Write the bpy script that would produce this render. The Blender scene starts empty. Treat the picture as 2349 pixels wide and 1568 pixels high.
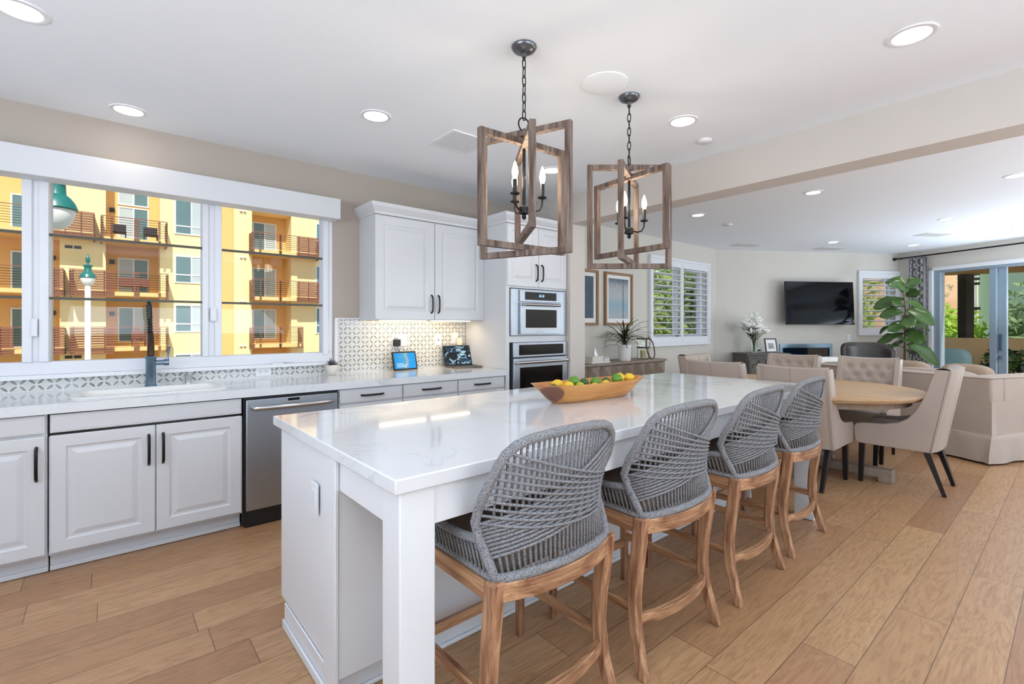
import bpy, bmesh, math, random
from mathutils import Vector, Matrix
random.seed(7)
PI=math.pi
C=bpy.context.scene.collection
scene=bpy.context.scene
V=Vector
# ------------------------------------------------------------------ camera
CAMH=1.322; YAW=math.radians(49.8)
cd=bpy.data.cameras.new('camera'); cam=bpy.data.objects.new('camera',cd); C.objects.link(cam)
cam.location=(0,0,CAMH); cam.rotation_euler=(PI/2,0,YAW-PI/2)
cd.sensor_width=36; cd.lens=1107/2349*36; cd.shift_y=-36/2349; cd.clip_start=.05; cd.clip_end=400
scene.camera=cam
# ------------------------------------------------------------------ world, sun, exposure
vs=scene.view_settings; vs.view_transform='Standard'; vs.look='None'; vs.gamma=1; vs.use_curve_mapping=False; vs.exposure=0.45
w=bpy.data.worlds.new('world'); scene.world=w; w.use_nodes=True
nt=w.node_tree; nt.nodes.clear()
sky=nt.nodes.new('ShaderNodeTexSky'); sky.sky_type='NISHITA'; sky.sun_disc=False; sky.sun_elevation=math.radians(55); sky.sun_rotation=math.radians(165)
bg=nt.nodes.new('ShaderNodeBackground'); bg.inputs[1].default_value=.14; wo=nt.nodes.new('ShaderNodeOutputWorld')
nt.links.new(sky.outputs[0],bg.inputs[0]); nt.links.new(bg.outputs[0],wo.inputs[0])
def lamp(kind,name,loc,energy,color=(1,1,1),direction=None,**kw):
    l=bpy.data.lights.new(name,kind); l.energy=energy; l.color=color
    for k,v in kw.items(): setattr(l,k,v)
    o=bpy.data.objects.new(name,l); C.objects.link(o); o.location=loc
    if direction is not None: o.rotation_euler=V(direction).to_track_quat('-Z','Y').to_euler()
    return o
lamp('SUN','sun',(0,0,20),3.9,(1,.97,.90),(.25,.80,-1.0),angle=math.radians(.6))
FILL_TINT=(.72,.85,1.0)
# unseen fill lamps added behind the viewer, in made-up openings, tilted upward
lamp('AREA','south_fill_light',(1.2,-3.35,1.45),175,FILL_TINT,(0,1,3.6),shape='RECTANGLE',size=3.4,size_y=2.0)
lamp('AREA','south_fill_light',(6.2,-3.35,1.45),190,FILL_TINT,(0,.8,3.6),shape='RECTANGLE',size=3.4,size_y=2.0)
lamp('AREA','west_fill_light',(-2.95,.4,1.5),165,FILL_TINT,(1,-.1,2.6),shape='RECTANGLE',size=3.0,size_y=2.0)
# fill lamp added in the sliding door, out of view to the right
lamp('AREA','sliding_door_fill',(10.30,-.50,1.2),95,FILL_TINT,(-.912,.41,1.5),shape='RECTANGLE',size=2.0,size_y=2.1)

# ------------------------------------------------------------------ mesh builder
class MB:
    def __init__(s): s.v=[]; s.f=[]; s.m=[]; s.cur=0; s.M=None
    def add(s,vs,fs):
        o=len(s.v)
        if s.M is not None: vs=[s.M@V(p) for p in vs]
        s.v+= [tuple(p) for p in vs]; s.f+=[tuple(i+o for i in f) for f in fs]; s.m+=[s.cur]*len(fs); return s
    def box(s,x0,x1,y0,y1,z0,z1):
        return s.add([(x0,y0,z0),(x1,y0,z0),(x1,y1,z0),(x0,y1,z0),(x0,y0,z1),(x1,y0,z1),(x1,y1,z1),(x0,y1,z1)],
          [(0,3,2,1),(4,5,6,7),(0,1,5,4),(1,2,6,5),(2,3,7,6),(3,0,4,7)])
    def bar(s,p,q,w,h,w2=None,h2=None,up=(0,0,1)):
        p=V(p);q=V(q);d=(q-p).normalized();u=V(up)
        if abs(d.dot(u))>.98: u=V((0,1,0))
        a=d.cross(u).normalized();b=a.cross(d).normalized();w2=w2 or w;h2=h2 or h
        r=[]
        for c,ww,hh in ((p,w,h),(q,w2,h2)):
            for sx,sy in ((-1,-1),(1,-1),(1,1),(-1,1)): r.append(c+a*sx*ww/2+b*sy*hh/2)
        return s.add(r,[(3,2,1,0),(4,5,6,7),(0,1,5,4),(1,2,6,5),(2,3,7,6),(3,0,4,7)])
    def rings(s,R,close=True,caps=True):
        n=len(R[0]);vs=[p for r in R for p in r];fs=[]
        for i in range(len(R)-1):
            for j in range(n if close else n-1):
                k=(j+1)%n; fs.append((i*n+j,i*n+k,(i+1)*n+k,(i+1)*n+j))
        if caps and close: fs.append(tuple(range(n-1,-1,-1))); fs.append(tuple(range((len(R)-1)*n,len(R)*n)))
        return s.add(vs,fs)
    def tube(s,pts,r,n=8,closed=False,flat=1.0,caps=True):
        pts=[V(p) for p in pts];m=len(pts);rr=r if isinstance(r,(list,tuple)) else [r]*m
        R=[];pd=None;a=None
        for i,p in enumerate(pts):
            if closed: d=pts[(i+1)%m]-pts[i-1]
            else: d=pts[min(i+1,m-1)]-pts[max(i-1,0)]
            if d.length<1e-9: d=pd or V((0,0,1))
            d=d.normalized()
            if a is None:
                u=V((0,0,1)) if abs(d.z)<.9 else V((0,1,0)); a=d.cross(u).normalized()
            else:
                a=(a-d*a.dot(d)); a=a.normalized() if a.length>1e-6 else d.orthogonal().normalized()
            b=d.cross(a); pd=d
            R.append([p+(a*math.cos(2*PI*j/n)+b*math.sin(2*PI*j/n)*flat)*rr[i] for j in range(n)])
        if closed: R.append(R[0]); return s.rings(R,True,False)
        return s.rings(R,True,caps)
    def lathe(s,prof,c=(0,0,0),n=24,caps=True):
        R=[[(c[0]+r*math.cos(2*PI*j/n),c[1]+r*math.sin(2*PI*j/n),c[2]+z) for j in range(n)] for r,z in prof]
        return s.rings(R,True,caps)
    def cyl(s,c,r,h,n=24): return s.lathe([(r,0),(r,h)],c,n)
    def prism(s,poly,z0,z1,ax='z'):
        n=len(poly)
        f={'z':lambda a,b,c:(a,b,c),'x':lambda a,b,c:(c,a,b),'y':lambda a,b,c:(a,c,b)}[ax]
        return s.add([f(a,b,z0) for a,b in poly]+[f(a,b,z1) for a,b in poly],
          [tuple(range(n-1,-1,-1)),tuple(range(n,2*n))]+[(i,(i+1)%n,n+(i+1)%n,n+i) for i in range(n)])
    def ball(s,c,rx,ry=None,rz=None,n=16,m=10,e=1.0):
        ry=ry or rx;rz=rz or rx
        sg=lambda t:math.copysign(abs(t)**e,t)
        R=[]
        for i in range(m+1):
            t=-PI/2+PI*i/m; ct=max(math.cos(t),.02)
            R.append([(c[0]+rx*sg(ct)*sg(math.cos(2*PI*j/n)),c[1]+ry*sg(ct)*sg(math.sin(2*PI*j/n)),c[2]+rz*sg(math.sin(t))) for j in range(n)])
        return s.rings(R)
    def quad(s,a,b,c,d): return s.add([a,b,c,d],[(0,1,2,3)])
    def grid(s,fn,nu,nv):
        vs=[fn(i/nu,j/nv) for i in range(nu+1) for j in range(nv+1)]
        return s.add(vs,[(i*(nv+1)+j,(i+1)*(nv+1)+j,(i+1)*(nv+1)+j+1,i*(nv+1)+j+1) for i in range(nu) for j in range(nv)])
    def build(s,name,mat,parent=None,smooth=None,bevel=0,seg=2,sub=0,solid=0,recalc=True):
        me=bpy.data.meshes.new(name); me.from_pydata(s.v,[],s.f)
        for mm in (mat if isinstance(mat,(list,tuple)) else [mat]): me.materials.append(mm)
        if len(me.materials)>1: me.polygons.foreach_set('material_index',s.m)
        if recalc:
            bm=bmesh.new(); bm.from_mesh(me); bmesh.ops.recalc_face_normals(bm,faces=bm.faces); bm.to_mesh(me); bm.free()
        o=bpy.data.objects.new(name,me); C.objects.link(o)
        if parent: o.parent=parent
        if solid: md=o.modifiers.new('s','SOLIDIFY'); md.thickness=solid; md.offset=0
        if bevel:
            md=o.modifiers.new('b','BEVEL'); md.width=bevel; md.segments=seg; md.limit_method='ANGLE'; md.angle_limit=math.radians(40)
            md.harden_normals=False
        if sub: md=o.modifiers.new('u','SUBSURF'); md.levels=sub; md.render_levels=sub
        if smooth is None: smooth=False
        if smooth or bevel:
            me.polygons.foreach_set('use_smooth',[True]*len(me.polygons))
            if smooth!='all': me.set_sharp_from_angle(angle=math.radians(45))
        return o
def tag(o,label=None,cat=None,group=None,kind=None):
    if label: o['label']=label
    if cat: o['category']=cat
    if group: o['group']=group
    if kind: o['kind']=kind
    return o
def thing(name,label,cat,loc=(0,0,0),rz=0,group=None,kind=None):
    o=bpy.data.objects.new(name,None); C.objects.link(o); o.location=loc; o.rotation_euler=(0,0,rz); o.empty_display_size=.1
    return tag(o,label,cat,group,kind)
def struct(o): o['kind']='structure'; return o
def kids(o): return [c for c in bpy.data.objects if c.parent==o]
def dup(o,loc=None,rz=None,label=None,group=None,parent=None):
    c=o.copy(); C.objects.link(c)
    if parent: c.parent=parent
    if loc is not None: c.location=loc
    if rz is not None: c.rotation_euler=(0,0,rz)
    if label: c['label']=label
    if group: c['group']=group
    for k in kids(o): dup(k,parent=c)
    return c
# ------------------------------------------------------------------ materials
def s2l(c): return tuple(((x/255)/12.92 if x/255<=.04045 else ((x/255+.055)/1.055)**2.4) for x in c)
class NT:
    def __init__(s,name):
        s.mat=bpy.data.materials.new(name); s.mat.use_nodes=True; s.t=s.mat.node_tree
        s.b=s.t.nodes['Principled BSDF']; s.out=s.t.nodes['Material Output']
        s.tc=s.t.nodes.new('ShaderNodeTexCoord')
    def n(s,typ,ins=None,**kw):
        d=s.t.nodes.new(typ)
        for k,v in kw.items(): setattr(d,k,v)
        for k,v in (ins or {}).items(): s.set(d.inputs[k],v)
        return d
    def set(s,sock,v):
        if hasattr(v,'is_output'): s.t.links.new(v,sock)
        else: sock.default_value=v
    def math(s,op,a,b=None,c=None,clamp=False):
        d=s.t.nodes.new('ShaderNodeMath'); d.operation=op; d.use_clamp=clamp; s.set(d.inputs[0],a)
        if b is not None: s.set(d.inputs[1],b)
        if c is not None: s.set(d.inputs[2],c)
        return d.outputs[0]
    def mix(s,f,a,b):
        d=s.t.nodes.new('ShaderNodeMix'); d.data_type='RGBA'; s.set(d.inputs[0],f)
        s.set(d.inputs[6],a if hasattr(a,'is_output') else tuple(a)+(1,)); s.set(d.inputs[7],b if hasattr(b,'is_output') else tuple(b)+(1,)); return d.outputs[2]
    def ramp(s,f,stops):
        d=s.t.nodes.new('ShaderNodeValToRGB'); s.set(d.inputs[0],f); e=d.color_ramp.elements
        while len(e)<len(stops): e.new(.5)
        for i,(p,c) in enumerate(stops): e[i].position=p; e[i].color=tuple(c)+(1,) if len(c)==3 else c
        return d.outputs[0]
    def noise(s,vec,scale,detail=3,rough=.5,dist=0):
        d=s.n('ShaderNodeTexNoise',{'Scale':scale,'Detail':detail,'Roughness':rough,'Distortion':dist}); s.set(d.inputs['Vector'],vec); return d.outputs[0]
    def mapv(s,vec,sc=(1,1,1),rot=(0,0,0),loc=(0,0,0)):
        d=s.t.nodes.new('ShaderNodeMapping'); s.set(d.inputs[0],vec); d.inputs[3].default_value=sc; d.inputs[2].default_value=rot; d.inputs[1].default_value=loc; return d.outputs[0]
    def bump(s,h,strength=.2,dist=.01):
        d=s.n('ShaderNodeBump',{'Strength':strength,'Distance':dist,'Height':h}); s.t.links.new(d.outputs[0],s.b.inputs['Normal'])
    def fin(s,color,rough=.5,metal=0,**kw):
        s.set(s.b.inputs['Base Color'],color if hasattr(color,'is_output') else tuple(color)+(1,))
        s.set(s.b.inputs['Roughness'],rough); s.set(s.b.inputs['Metallic'],metal)
        for k,v in kw.items(): s.set(s.b.inputs[k.replace('_',' ')],v)
        return s.mat
def paint(name,c,rough=.5,var=.03,sc=3,bump=0,bsc=60,metal=0,**kw):
    t=NT(name); col=s2l(c); nz=t.noise(t.tc.outputs['Object'],sc,2)
    a=tuple(x*(1-var) for x in col); b=tuple(min(1,x*(1+var)) for x in col)
    if bump: t.bump(t.noise(t.tc.outputs['Object'],bsc,3),bump,.003)
    return t.fin(t.mix(nz,a,b),rough,metal,**kw)
def wood(name,c1,c2,rough=.5,axis='x',sc=1.0,bump=.15,con=1.6):
    t=NT(name); k={'x':(1.2,14,14),'y':(14,1.2,14),'z':(14,14,1.2)}[axis]; k=tuple(q*sc for q in k)
    v=t.mapv(t.tc.outputs['Object'],k); n1=t.noise(v,1.6,6,.6,.6); n2=t.noise(v,9,3,.6)
    f=t.math('ADD',t.math('MULTIPLY',n1,con),t.math('MULTIPLY',n2,.45)); f=t.math('SUBTRACT',f,con*.5-.28,clamp=True)
    t.bump(n2,bump,.002)
    return t.fin(t.mix(f,s2l(c1),s2l(c2)),rough)
def emis(name,c,st):
    t=NT(name); return t.fin((0,0,0),.5,0,Emission_Color=tuple(c)+(1,),Emission_Strength=st)
# room surfaces
M_ceil=paint('ceiling_paint',(243,247,252),.85,.01,bump=.05,bsc=90)
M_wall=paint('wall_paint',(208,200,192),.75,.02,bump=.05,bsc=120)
M_wallk=paint('wall_paint_shaded',(180,168,156),.75,.02,bump=.05,bsc=120)  # same wall paint, darkened: dimmer light on the sink wall put into colour
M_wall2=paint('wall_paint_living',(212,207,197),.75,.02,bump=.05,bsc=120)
M_white=paint('white_lacquer',(214,215,218),.32,.01); M_isl=paint('white_island_lacquer',(230,232,235),.32,.01)
M_trim=paint('white_trim',(232,233,236),.4,.01)
M_vinyl=paint('white_vinyl',(226,228,234),.35,.01)
M_blk=paint('black_gloss',(12,12,14),.12,.1)
M_dark=paint('dark_plastic',(24,24,26),.45,.1)
M_bronze=paint('dark_bronze',(52,49,48),.33,.2,metal=.85)
M_steel=None
M_pewter=paint('brushed_pewter',(112,114,118),.3,.05,metal=.9)
def steel(name,c,rough,axis=(2,2,90)):
    t=NT(name); v=t.mapv(t.tc.outputs['Object'],axis); n=t.noise(v,6,2); col=s2l(c)
    return t.fin(t.mix(n,tuple(x*.9 for x in col),tuple(min(1,x*1.06) for x in col)),rough,1.0)
M_steel=steel('brushed_steel',(176,182,190),.36,(90,2,2)); M_chrome=steel('bright_steel',(215,216,218),.18)
M_bluesteel=steel('steel_faucet',(128,150,168),.22,(60,60,1))
M_glass=NT('window_glass')
def glassmat():
    t=M_glass; tr=t.n('ShaderNodeBsdfTransparent'); gl=t.n('ShaderNodeBsdfGlossy'); gl.inputs['Roughness'].default_value=.02
    fr=t.n('ShaderNodeFresnel',{'IOR':1.45}); mx=t.n('ShaderNodeMixShader'); f=t.math('MULTIPLY',fr.outputs[0],.3)
    t.t.links.new(f,mx.inputs[0]); t.t.links.new(tr.outputs[0],mx.inputs[1]); t.t.links.new(gl.outputs[0],mx.inputs[2]); t.t.links.new(mx.outputs[0],t.out.inputs[0]); return t.mat
M_glass=glassmat()
def clearglass(name,c=(1,1,1),ior=1.45):
    t=NT(name); return t.fin(c,.02,0,Transmission_Weight=1.0,IOR=ior)
M_clear=clearglass('clear_glass',(.95,.98,.96))
def floormat():
    t=NT('oak_planks'); g=t.n('ShaderNodeSeparateXYZ'); t.set(g.inputs[0],t.tc.outputs['Object']); x,y=g.outputs[0],g.outputs[1]
    W,L=.19,1.85
    yr=t.math('DIVIDE',y,W); row=t.math('FLOOR',yr)
    wn=t.n('ShaderNodeTexWhiteNoise',{'W':row},noise_dimensions='1D'); x2=t.math('ADD',t.math('DIVIDE',x,L),t.math('MULTIPLY',wn.outputs[0],7.3)); idx=t.math('FLOOR',x2)
    cb=t.n('ShaderNodeCombineXYZ',{'X':row,'Y':idx}); w2=t.n('ShaderNodeTexWhiteNoise',{'Vector':cb.outputs[0]},noise_dimensions='2D'); r=w2.outputs[0]
    cv=t.n('ShaderNodeCombineXYZ',{'X':x,'Y':y,'Z':t.math('MULTIPLY',r,30)})
    g1=t.noise(t.mapv(cv.outputs[0],(1.1,7,1)),1.5,4,.55,.5)
    rings=t.math('SINE',t.math('MULTIPLY',g1,60)); rings=t.math('MULTIPLY_ADD',rings,.5,.5)
    g2=t.noise(t.mapv(cv.outputs[0],(4,60,1)),2.0,4,.6)
    base=t.ramp(r,[(0,s2l((172,130,94))),(.35,s2l((190,149,108))),(.7,s2l((203,163,120))),(1,s2l((180,138,104)))])
    f=t.math('ADD',t.math('MULTIPLY',t.math('POWER',rings,3),.42),t.math('MULTIPLY',g2,1.3)); f=t.math('SUBTRACT',f,.42,clamp=True)
    bl=t.noise(t.mapv(cv.outputs[0],(1.5,3,1)),1.2,2)
    col=t.mix(t.math('MULTIPLY',f,.62),base,s2l((124,84,56)))
    col=t.mix(t.math('MULTIPLY',bl,.30),col,s2l((160,118,88)))
    fy=t.math('FRACT',yr); sy=t.math('LESS_THAN',t.math('MINIMUM',fy,t.math('SUBTRACT',1,fy)),.010)
    fx=t.math('FRACT',x2); sx=t.math('LESS_THAN',t.math('MINIMUM',fx,t.math('SUBTRACT',1,fx)),.0010)
    seam=t.math('MAXIMUM',sy,sx)
    col=t.mix(t.math('MULTIPLY',seam,.65),col,s2l((70,50,36)))
    h=t.math('SUBTRACT',t.math('MULTIPLY',g2,.3),seam); t.bump(h,.25,.002)
    return t.fin(col,t.math('MULTIPLY_ADD',g2,.12,.30),0,Specular_IOR_Level=.42)
M_floor=floormat()
def quartz(name,rough=.07,sc=1.0):
    t=NT(name); v=t.mapv(t.tc.outputs['Object'],(sc,sc,sc),(0,0,.6))
    n=t.noise(v,.9,5,.55,1.2); a=t.math('ABSOLUTE',t.math('SUBTRACT',n,.5)); vein=t.math('SUBTRACT',1,t.math('MULTIPLY',a,38),clamp=True)
    msk=t.ramp(t.noise(v,1.1,2),[(.48,(0,0,0)),(.62,(1,1,1))]); vein=t.math('MULTIPLY',vein,msk)
    n2=t.noise(v,2.2,4,.5,2); a2=t.math('ABSOLUTE',t.math('SUBTRACT',n2,.47)); v2=t.math('SUBTRACT',1,t.math('MULTIPLY',a2,70),clamp=True)
    f=t.math('ADD',t.math('MULTIPLY',vein,.42),t.math('MULTIPLY',t.math('MULTIPLY',v2,msk),.22),clamp=True)
    return t.fin(t.mix(f,s2l((224,226,229)),s2l((146,149,156))),rough,0,Coat_Weight=.3)
M_quartz=quartz('white_quartz'); M_quartz2=quartz('white_quartz_perimeter',.12,1.6)
def tilemat():
    t=NT('petal_mosaic_tile'); g=t.n('ShaderNodeSeparateXYZ'); t.set(g.inputs[0],t.tc.outputs['Object']); x,z=g.outputs[0],g.outputs[2]
    S=.0566
    p=t.math('DIVIDE',t.math('ADD',x,z),S*1.4142); q=t.math('DIVIDE',t.math('SUBTRACT',x,z),S*1.4142)
    ax=t.math('ABSOLUTE',t.math('SUBTRACT',t.math('FRACT',p),.5)); ay=t.math('ABSOLUTE',t.math('SUBTRACT',t.math('FRACT',q),.5))
    m=t.math('MAXIMUM',ax,ay); n=t.math('MINIMUM',ax,ay)
    d2=t.math('POWER',t.math('ADD',t.math('POWER',t.math('SUBTRACT',1,m),2),t.math('POWER',n,2)),.5)
    d1=t.math('POWER',t.math('ADD',t.math('POWER',m,2),t.math('POWER',n,2)),.5)
    lens=t.math('MULTIPLY',t.math('LESS_THAN',d2,.645),t.math('LESS_THAN',d1,.62))
    line=t.math('MULTIPLY',t.math('LESS_THAN',d2,.70),t.math('SUBTRACT',1,lens))
    cb=t.n('ShaderNodeCombineXYZ',{'X':t.math('FLOOR',t.math('MULTIPLY',p,2)),'Y':t.math('FLOOR',t.math('MULTIPLY',q,2))})
    wn=t.n('ShaderNodeTexWhiteNoise',{'Vector':cb.outputs[0]},noise_dimensions='2D')
    pc=t.mix(wn.outputs[0],s2l((128,130,128)),s2l((170,172,170)))
    col=t.mix(lens,t.mix(line,s2l((212,211,208)),s2l((228,228,226))),pc)
    t.bump(t.math('MULTIPLY',lens,-1),.3,.002)
    return t.fin(col,t.math('MULTIPLY_ADD',lens,-.12,.22))
M_tile=tilemat()
M_teak=wood('weathered_teak',(206,160,120),(118,72,48),.55,'z',1.5,.4,3.2)
M_teaky=wood('weathered_teak_side_rail',(206,160,118),(122,76,50),.55,'y',1.5,.4,3.0)
M_teakx=wood('weathered_teak_rail',(206,160,118),(122,76,50),.55,'x',1.5,.4,3.0)
M_lant=wood('washed_brown_wood',(142,124,112),(72,52,42),.65,'z',1.6,.5,3.2)
M_tabletop=wood('pale_oak_table',(204,170,128),(170,132,92),.42,'y',1.0,.1)
def bowlmat():
    t=NT('acacia_bowl'); o=t.tc.outputs['Object']; n=t.noise(t.mapv(o,(2,12,12)),2,5,.6,.5); base=t.mix(t.math('MULTIPLY_ADD',n,2.2,-.6,clamp=True),s2l((222,162,92)),s2l((176,108,54)))
    d=t.n('ShaderNodeVectorMath',{0:t.mapv(o,(1,.8,1.2)),1:(-.345,-.055,.05)},operation='DISTANCE'); e=t.math('ADD',d.outputs['Value'],t.math('MULTIPLY_ADD',n,.04,-.02))
    k=t.ramp(t.math('DIVIDE',e,.1),[(.72,(1,1,1)),(.80,(0,0,0))])
    return t.fin(t.mix(k,base,s2l((122,78,58))),.4)
M_bowl=bowlmat()
M_bowld=wood('dark_heartwood',(128,84,62),(92,58,44),.4,'x',2,.1)
M_greywood=wood('grey_taupe_wood',(166,150,134),(134,118,104),.6,'z',1.0,.15)
M_darkwood=wood('grey_brown_cabinet',(104,96,90),(70,63,58),.5,'z',1.2,.1)
M_frame=wood('oak_picture_frame',(170,130,88),(124,90,58),.5,'z',1.5,.1)
M_espresso=paint('espresso_wood',(24,19,19),.35,.2)
def ropemat():
    t=NT('grey_rope'); n=t.noise(t.tc.outputs['Object'],330,2); n2=t.noise(t.tc.outputs['Object'],6,2)
    c=t.ramp(n,[(.36,s2l((74,74,80))),(.46,s2l((132,132,136))),(.6,s2l((160,159,160)))])
    t.bump(n,.5,.003); return t.fin(t.mix(t.math('MULTIPLY',n2,.25),c,s2l((110,108,108))),.85)
M_rope=ropemat()
M_seatfab=paint('taupe_fabric',(128,112,100),.9,.12,80,bump=.3,bsc=400)
M_leather=paint('greige_leather',(182,167,155),.48,.05,8,bump=.12,bsc=260)
M_leather2=paint('beige_leather',(198,180,160),.5,.05,8,bump=.12,bsc=260)
M_leatherdk=paint('dark_brown_leather',(52,46,43),.38,.12,8,bump=.15,bsc=200)
M_slip=paint('linen_slipcover',(186,171,158),.85,.05,5,bump=.3,bsc=500)
M_slipw=paint('white_slipcover',(225,222,216),.85,.03,5,bump=.3,bsc=500)
M_nail=paint('dark_welt',(130,118,110),.5,.1)
def leafmat(name,a,b,rough=.35,tr=.25):
    t=NT(name); n=t.noise(t.tc.outputs['Object'],5,3); return t.fin(t.mix(n,s2l(a),s2l(b)),rough,0,Subsurface_Weight=0)
M_fig=leafmat('fiddle_leaf',(42,74,34),(88,122,54),.34)
M_spiky=leafmat('dark_spiky_leaf',(38,48,28),(70,82,46))
M_succ=leafmat('succulent_leaf',(96,110,88),(140,150,120))
M_succd=leafmat('slate_succulent',(72,74,82),(110,112,118))
M_bark=paint('bark',(96,78,60),.8,.2,30,bump=.4)
M_ceramic=paint('white_ceramic',(232,230,226),.25,.01)
M_soil=paint('soil',(50,38,30),.95,.3,80)
M_lens=emis('downlight_lens',(1,.97,.92),9)
M_bulb=emis('candle_bulb_glow',(1,.86,.66),14)
M_uc=emis('cabinet_light_strip',(1,.82,.55),5)

# ------------------------------------------------------------------ setting
CZ=2.695
A3=math.atan2(-.527,.85); P0=(8.38,4.25)      # wall with the television
A4=math.atan2(-.912,-.41); P1=(11.56,2.28)    # wall with the sliding door
poly=[(-3.2,-3.6),(9.1,-3.6),(11.75,2.25),(8.5,4.42),(-3.2,4.42)]
struct(MB().prism(poly,-.1,0).build('floor',M_floor))
struct(MB().prism(poly,CZ,CZ+.2).build('ceiling',M_ceil))
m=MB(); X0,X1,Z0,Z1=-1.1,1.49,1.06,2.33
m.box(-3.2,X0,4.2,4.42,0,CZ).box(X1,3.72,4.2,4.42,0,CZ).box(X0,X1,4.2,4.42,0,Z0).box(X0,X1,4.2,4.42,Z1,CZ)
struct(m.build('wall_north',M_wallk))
m=MB(); X0,X1,Z0,Z1=6.40,7.99,1.12,2.30
m.box(3.95,X0,4.25,4.42,0,CZ).box(X1,8.45,4.25,4.42,0,CZ).box(X0,X1,4.25,4.42,0,Z0).box(X0,X1,4.25,4.42,Z1,CZ)
struct(m.build('wall_dining',M_wall2))
struct(MB().box(3.72,3.95,3.46,4.42,0,CZ).build('wall_stub',M_wall))
struct(MB().box(3.72,3.95,-3.4,3.46,2.395,CZ).build('wall_header',M_wall))
m=MB(); m.box(0,2.95,0,.17,0,CZ).box(3.66,3.76,0,.17,0,CZ).box(2.95,3.66,0,.17,0,1.22).box(2.95,3.66,0,.17,2.29,CZ)
o=struct(m.build('wall_east',M_wall2)); o.location=(*P0,0); o.rotation_euler.z=A3
m=MB(); m.box(-.05,.53,0,.2,0,CZ).box(.53,4.2,0,.2,2.37,CZ).box(4.2,6.5,0,.2,0,CZ)
o=struct(m.build('wall_southeast',M_wall2)); o.location=(*P1,0); o.rotation_euler.z=A4
m=MB(); m.box(-3.2,-.5,-3.6,-3.4,0,CZ).box(2.9,4.5,-3.6,-3.4,0,CZ).box(7.9,9.2,-3.6,-3.4,0,CZ)
for a,b in ((-.5,2.9),(4.5,7.9)): m.box(a,b,-3.6,-3.4,0,.45).box(a,b,-3.6,-3.4,2.45,CZ)
struct(m.build('wall_south',M_wall2))
m=MB(); m.box(-3.2,-3.0,-3.6,-1.1,0,CZ).box(-3.2,-3.0,1.9,4.42,0,CZ).box(-3.2,-3.0,-1.1,1.9,0,.5).box(-3.2,-3.0,-1.1,1.9,2.5,CZ)
struct(m.build('wall_west',M_wall))
# baseboards in the living room
o=struct(MB().box(.05,2.9,-.015,0,0,.12).build('baseboard_east',M_trim)); o.location=(*P0,0); o.rotation_euler.z=A3
struct(MB().box(3.95,8.3,4.235,4.25,0,.12).build('baseboard_dining',M_trim))

# kitchen window
wk=thing('window_1',None,None,kind='structure')
m=MB(); YF0,YF1=4.195,4.29
m.box(-1.1,1.51,YF0,YF1,1.02,1.10).box(-1.1,1.51,YF0,YF1,2.25,2.33)
m.box(-.385,-.265,YF0,YF1,1.1,2.25).box(.553,.676,YF0,YF1,1.1,2.25).box(1.427,1.51,YF0,YF1,1.1,2.25).box(-1.1,-1.03,YF0,YF1,1.1,2.25)
m.build('window_frame',M_vinyl,wk,bevel=.004)
m=MB()
for a,b in ((-.385,-.34),(.63,.676),(-.31,-.265),(.553,.59)): m.box(a,b,YF0-.014,YF0+.002,1.1,2.25)
m.box(1.427,1.47,YF0-.012,YF0+.002,1.08,2.25).box(.60,.64,YF0-.03,YF0-.01,1.36,1.46).box(-.345,-.315,YF0-.03,YF0-.01,1.26,1.37)
m.build('sash_stile',M_vinyl,wk,bevel=.003)
for z in (1.9,1.5):
    for a,b in ((-1.03,-.385),(-.265,.553),(.676,1.427)):
        MB().box(a,b,4.205,4.225,z-.008,z+.008).build('horizontal_rail',paint('olive_grey_metal',(78,76,66),.4,.05,metal=.3) if 'olive_grey_metal' not in bpy.data.materials else bpy.data.materials['olive_grey_metal'],wk)
for a,b in ((-1.03,-.385),(-.265,.553),(.676,1.427)): MB().box(a,b,4.235,4.241,1.1,2.25).build('pane',M_glass,wk)
m=MB(); m.box(1.02,1.10,4.15,4.2,1.02,1.03).tube([(1.05,4.16,1.035),(1.1,4.15,1.042),(1.17,4.15,1.035)],.008,6); m.build('crank_handle',M_vinyl,wk,smooth=True)
# stucco jamb outside the window
struct(MB().box(-.33,-.268,4.43,4.58,.9,2.5).build('trim_1',paint('white_stucco',(238,238,232),.95,.04,60,bump=.8,bsc=150)))
struct(MB().box(-1.15,1.52,4.155,4.205,.995,1.02).build('trim_2',M_trim))
o=MB().box(-1.2,1.52,4.03,4.19,2.222,2.392).build('window_valance',M_white,bevel=.004)
tag(o,'long white box valance mounted above the kitchen window','valance')
# backsplash tiles
m=MB(); m.box(-1.2,1.545,4.188,4.2,.914,.998).box(1.545,2.9,4.188,4.2,.914,1.385)
o=m.build('tile_backsplash',M_tile); tag(o,'white and grey petal pattern mosaic backsplash behind the kitchen counter','backsplash')
tag(MB().box(1.525,1.548,4.175,4.2,.914,1.39).box(1.525,1.75,4.18,4.2,1.385,1.395).build('tile_edge_trim',M_trim),'narrow white edging strip framing the tiles right of the kitchen window','trim')

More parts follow.
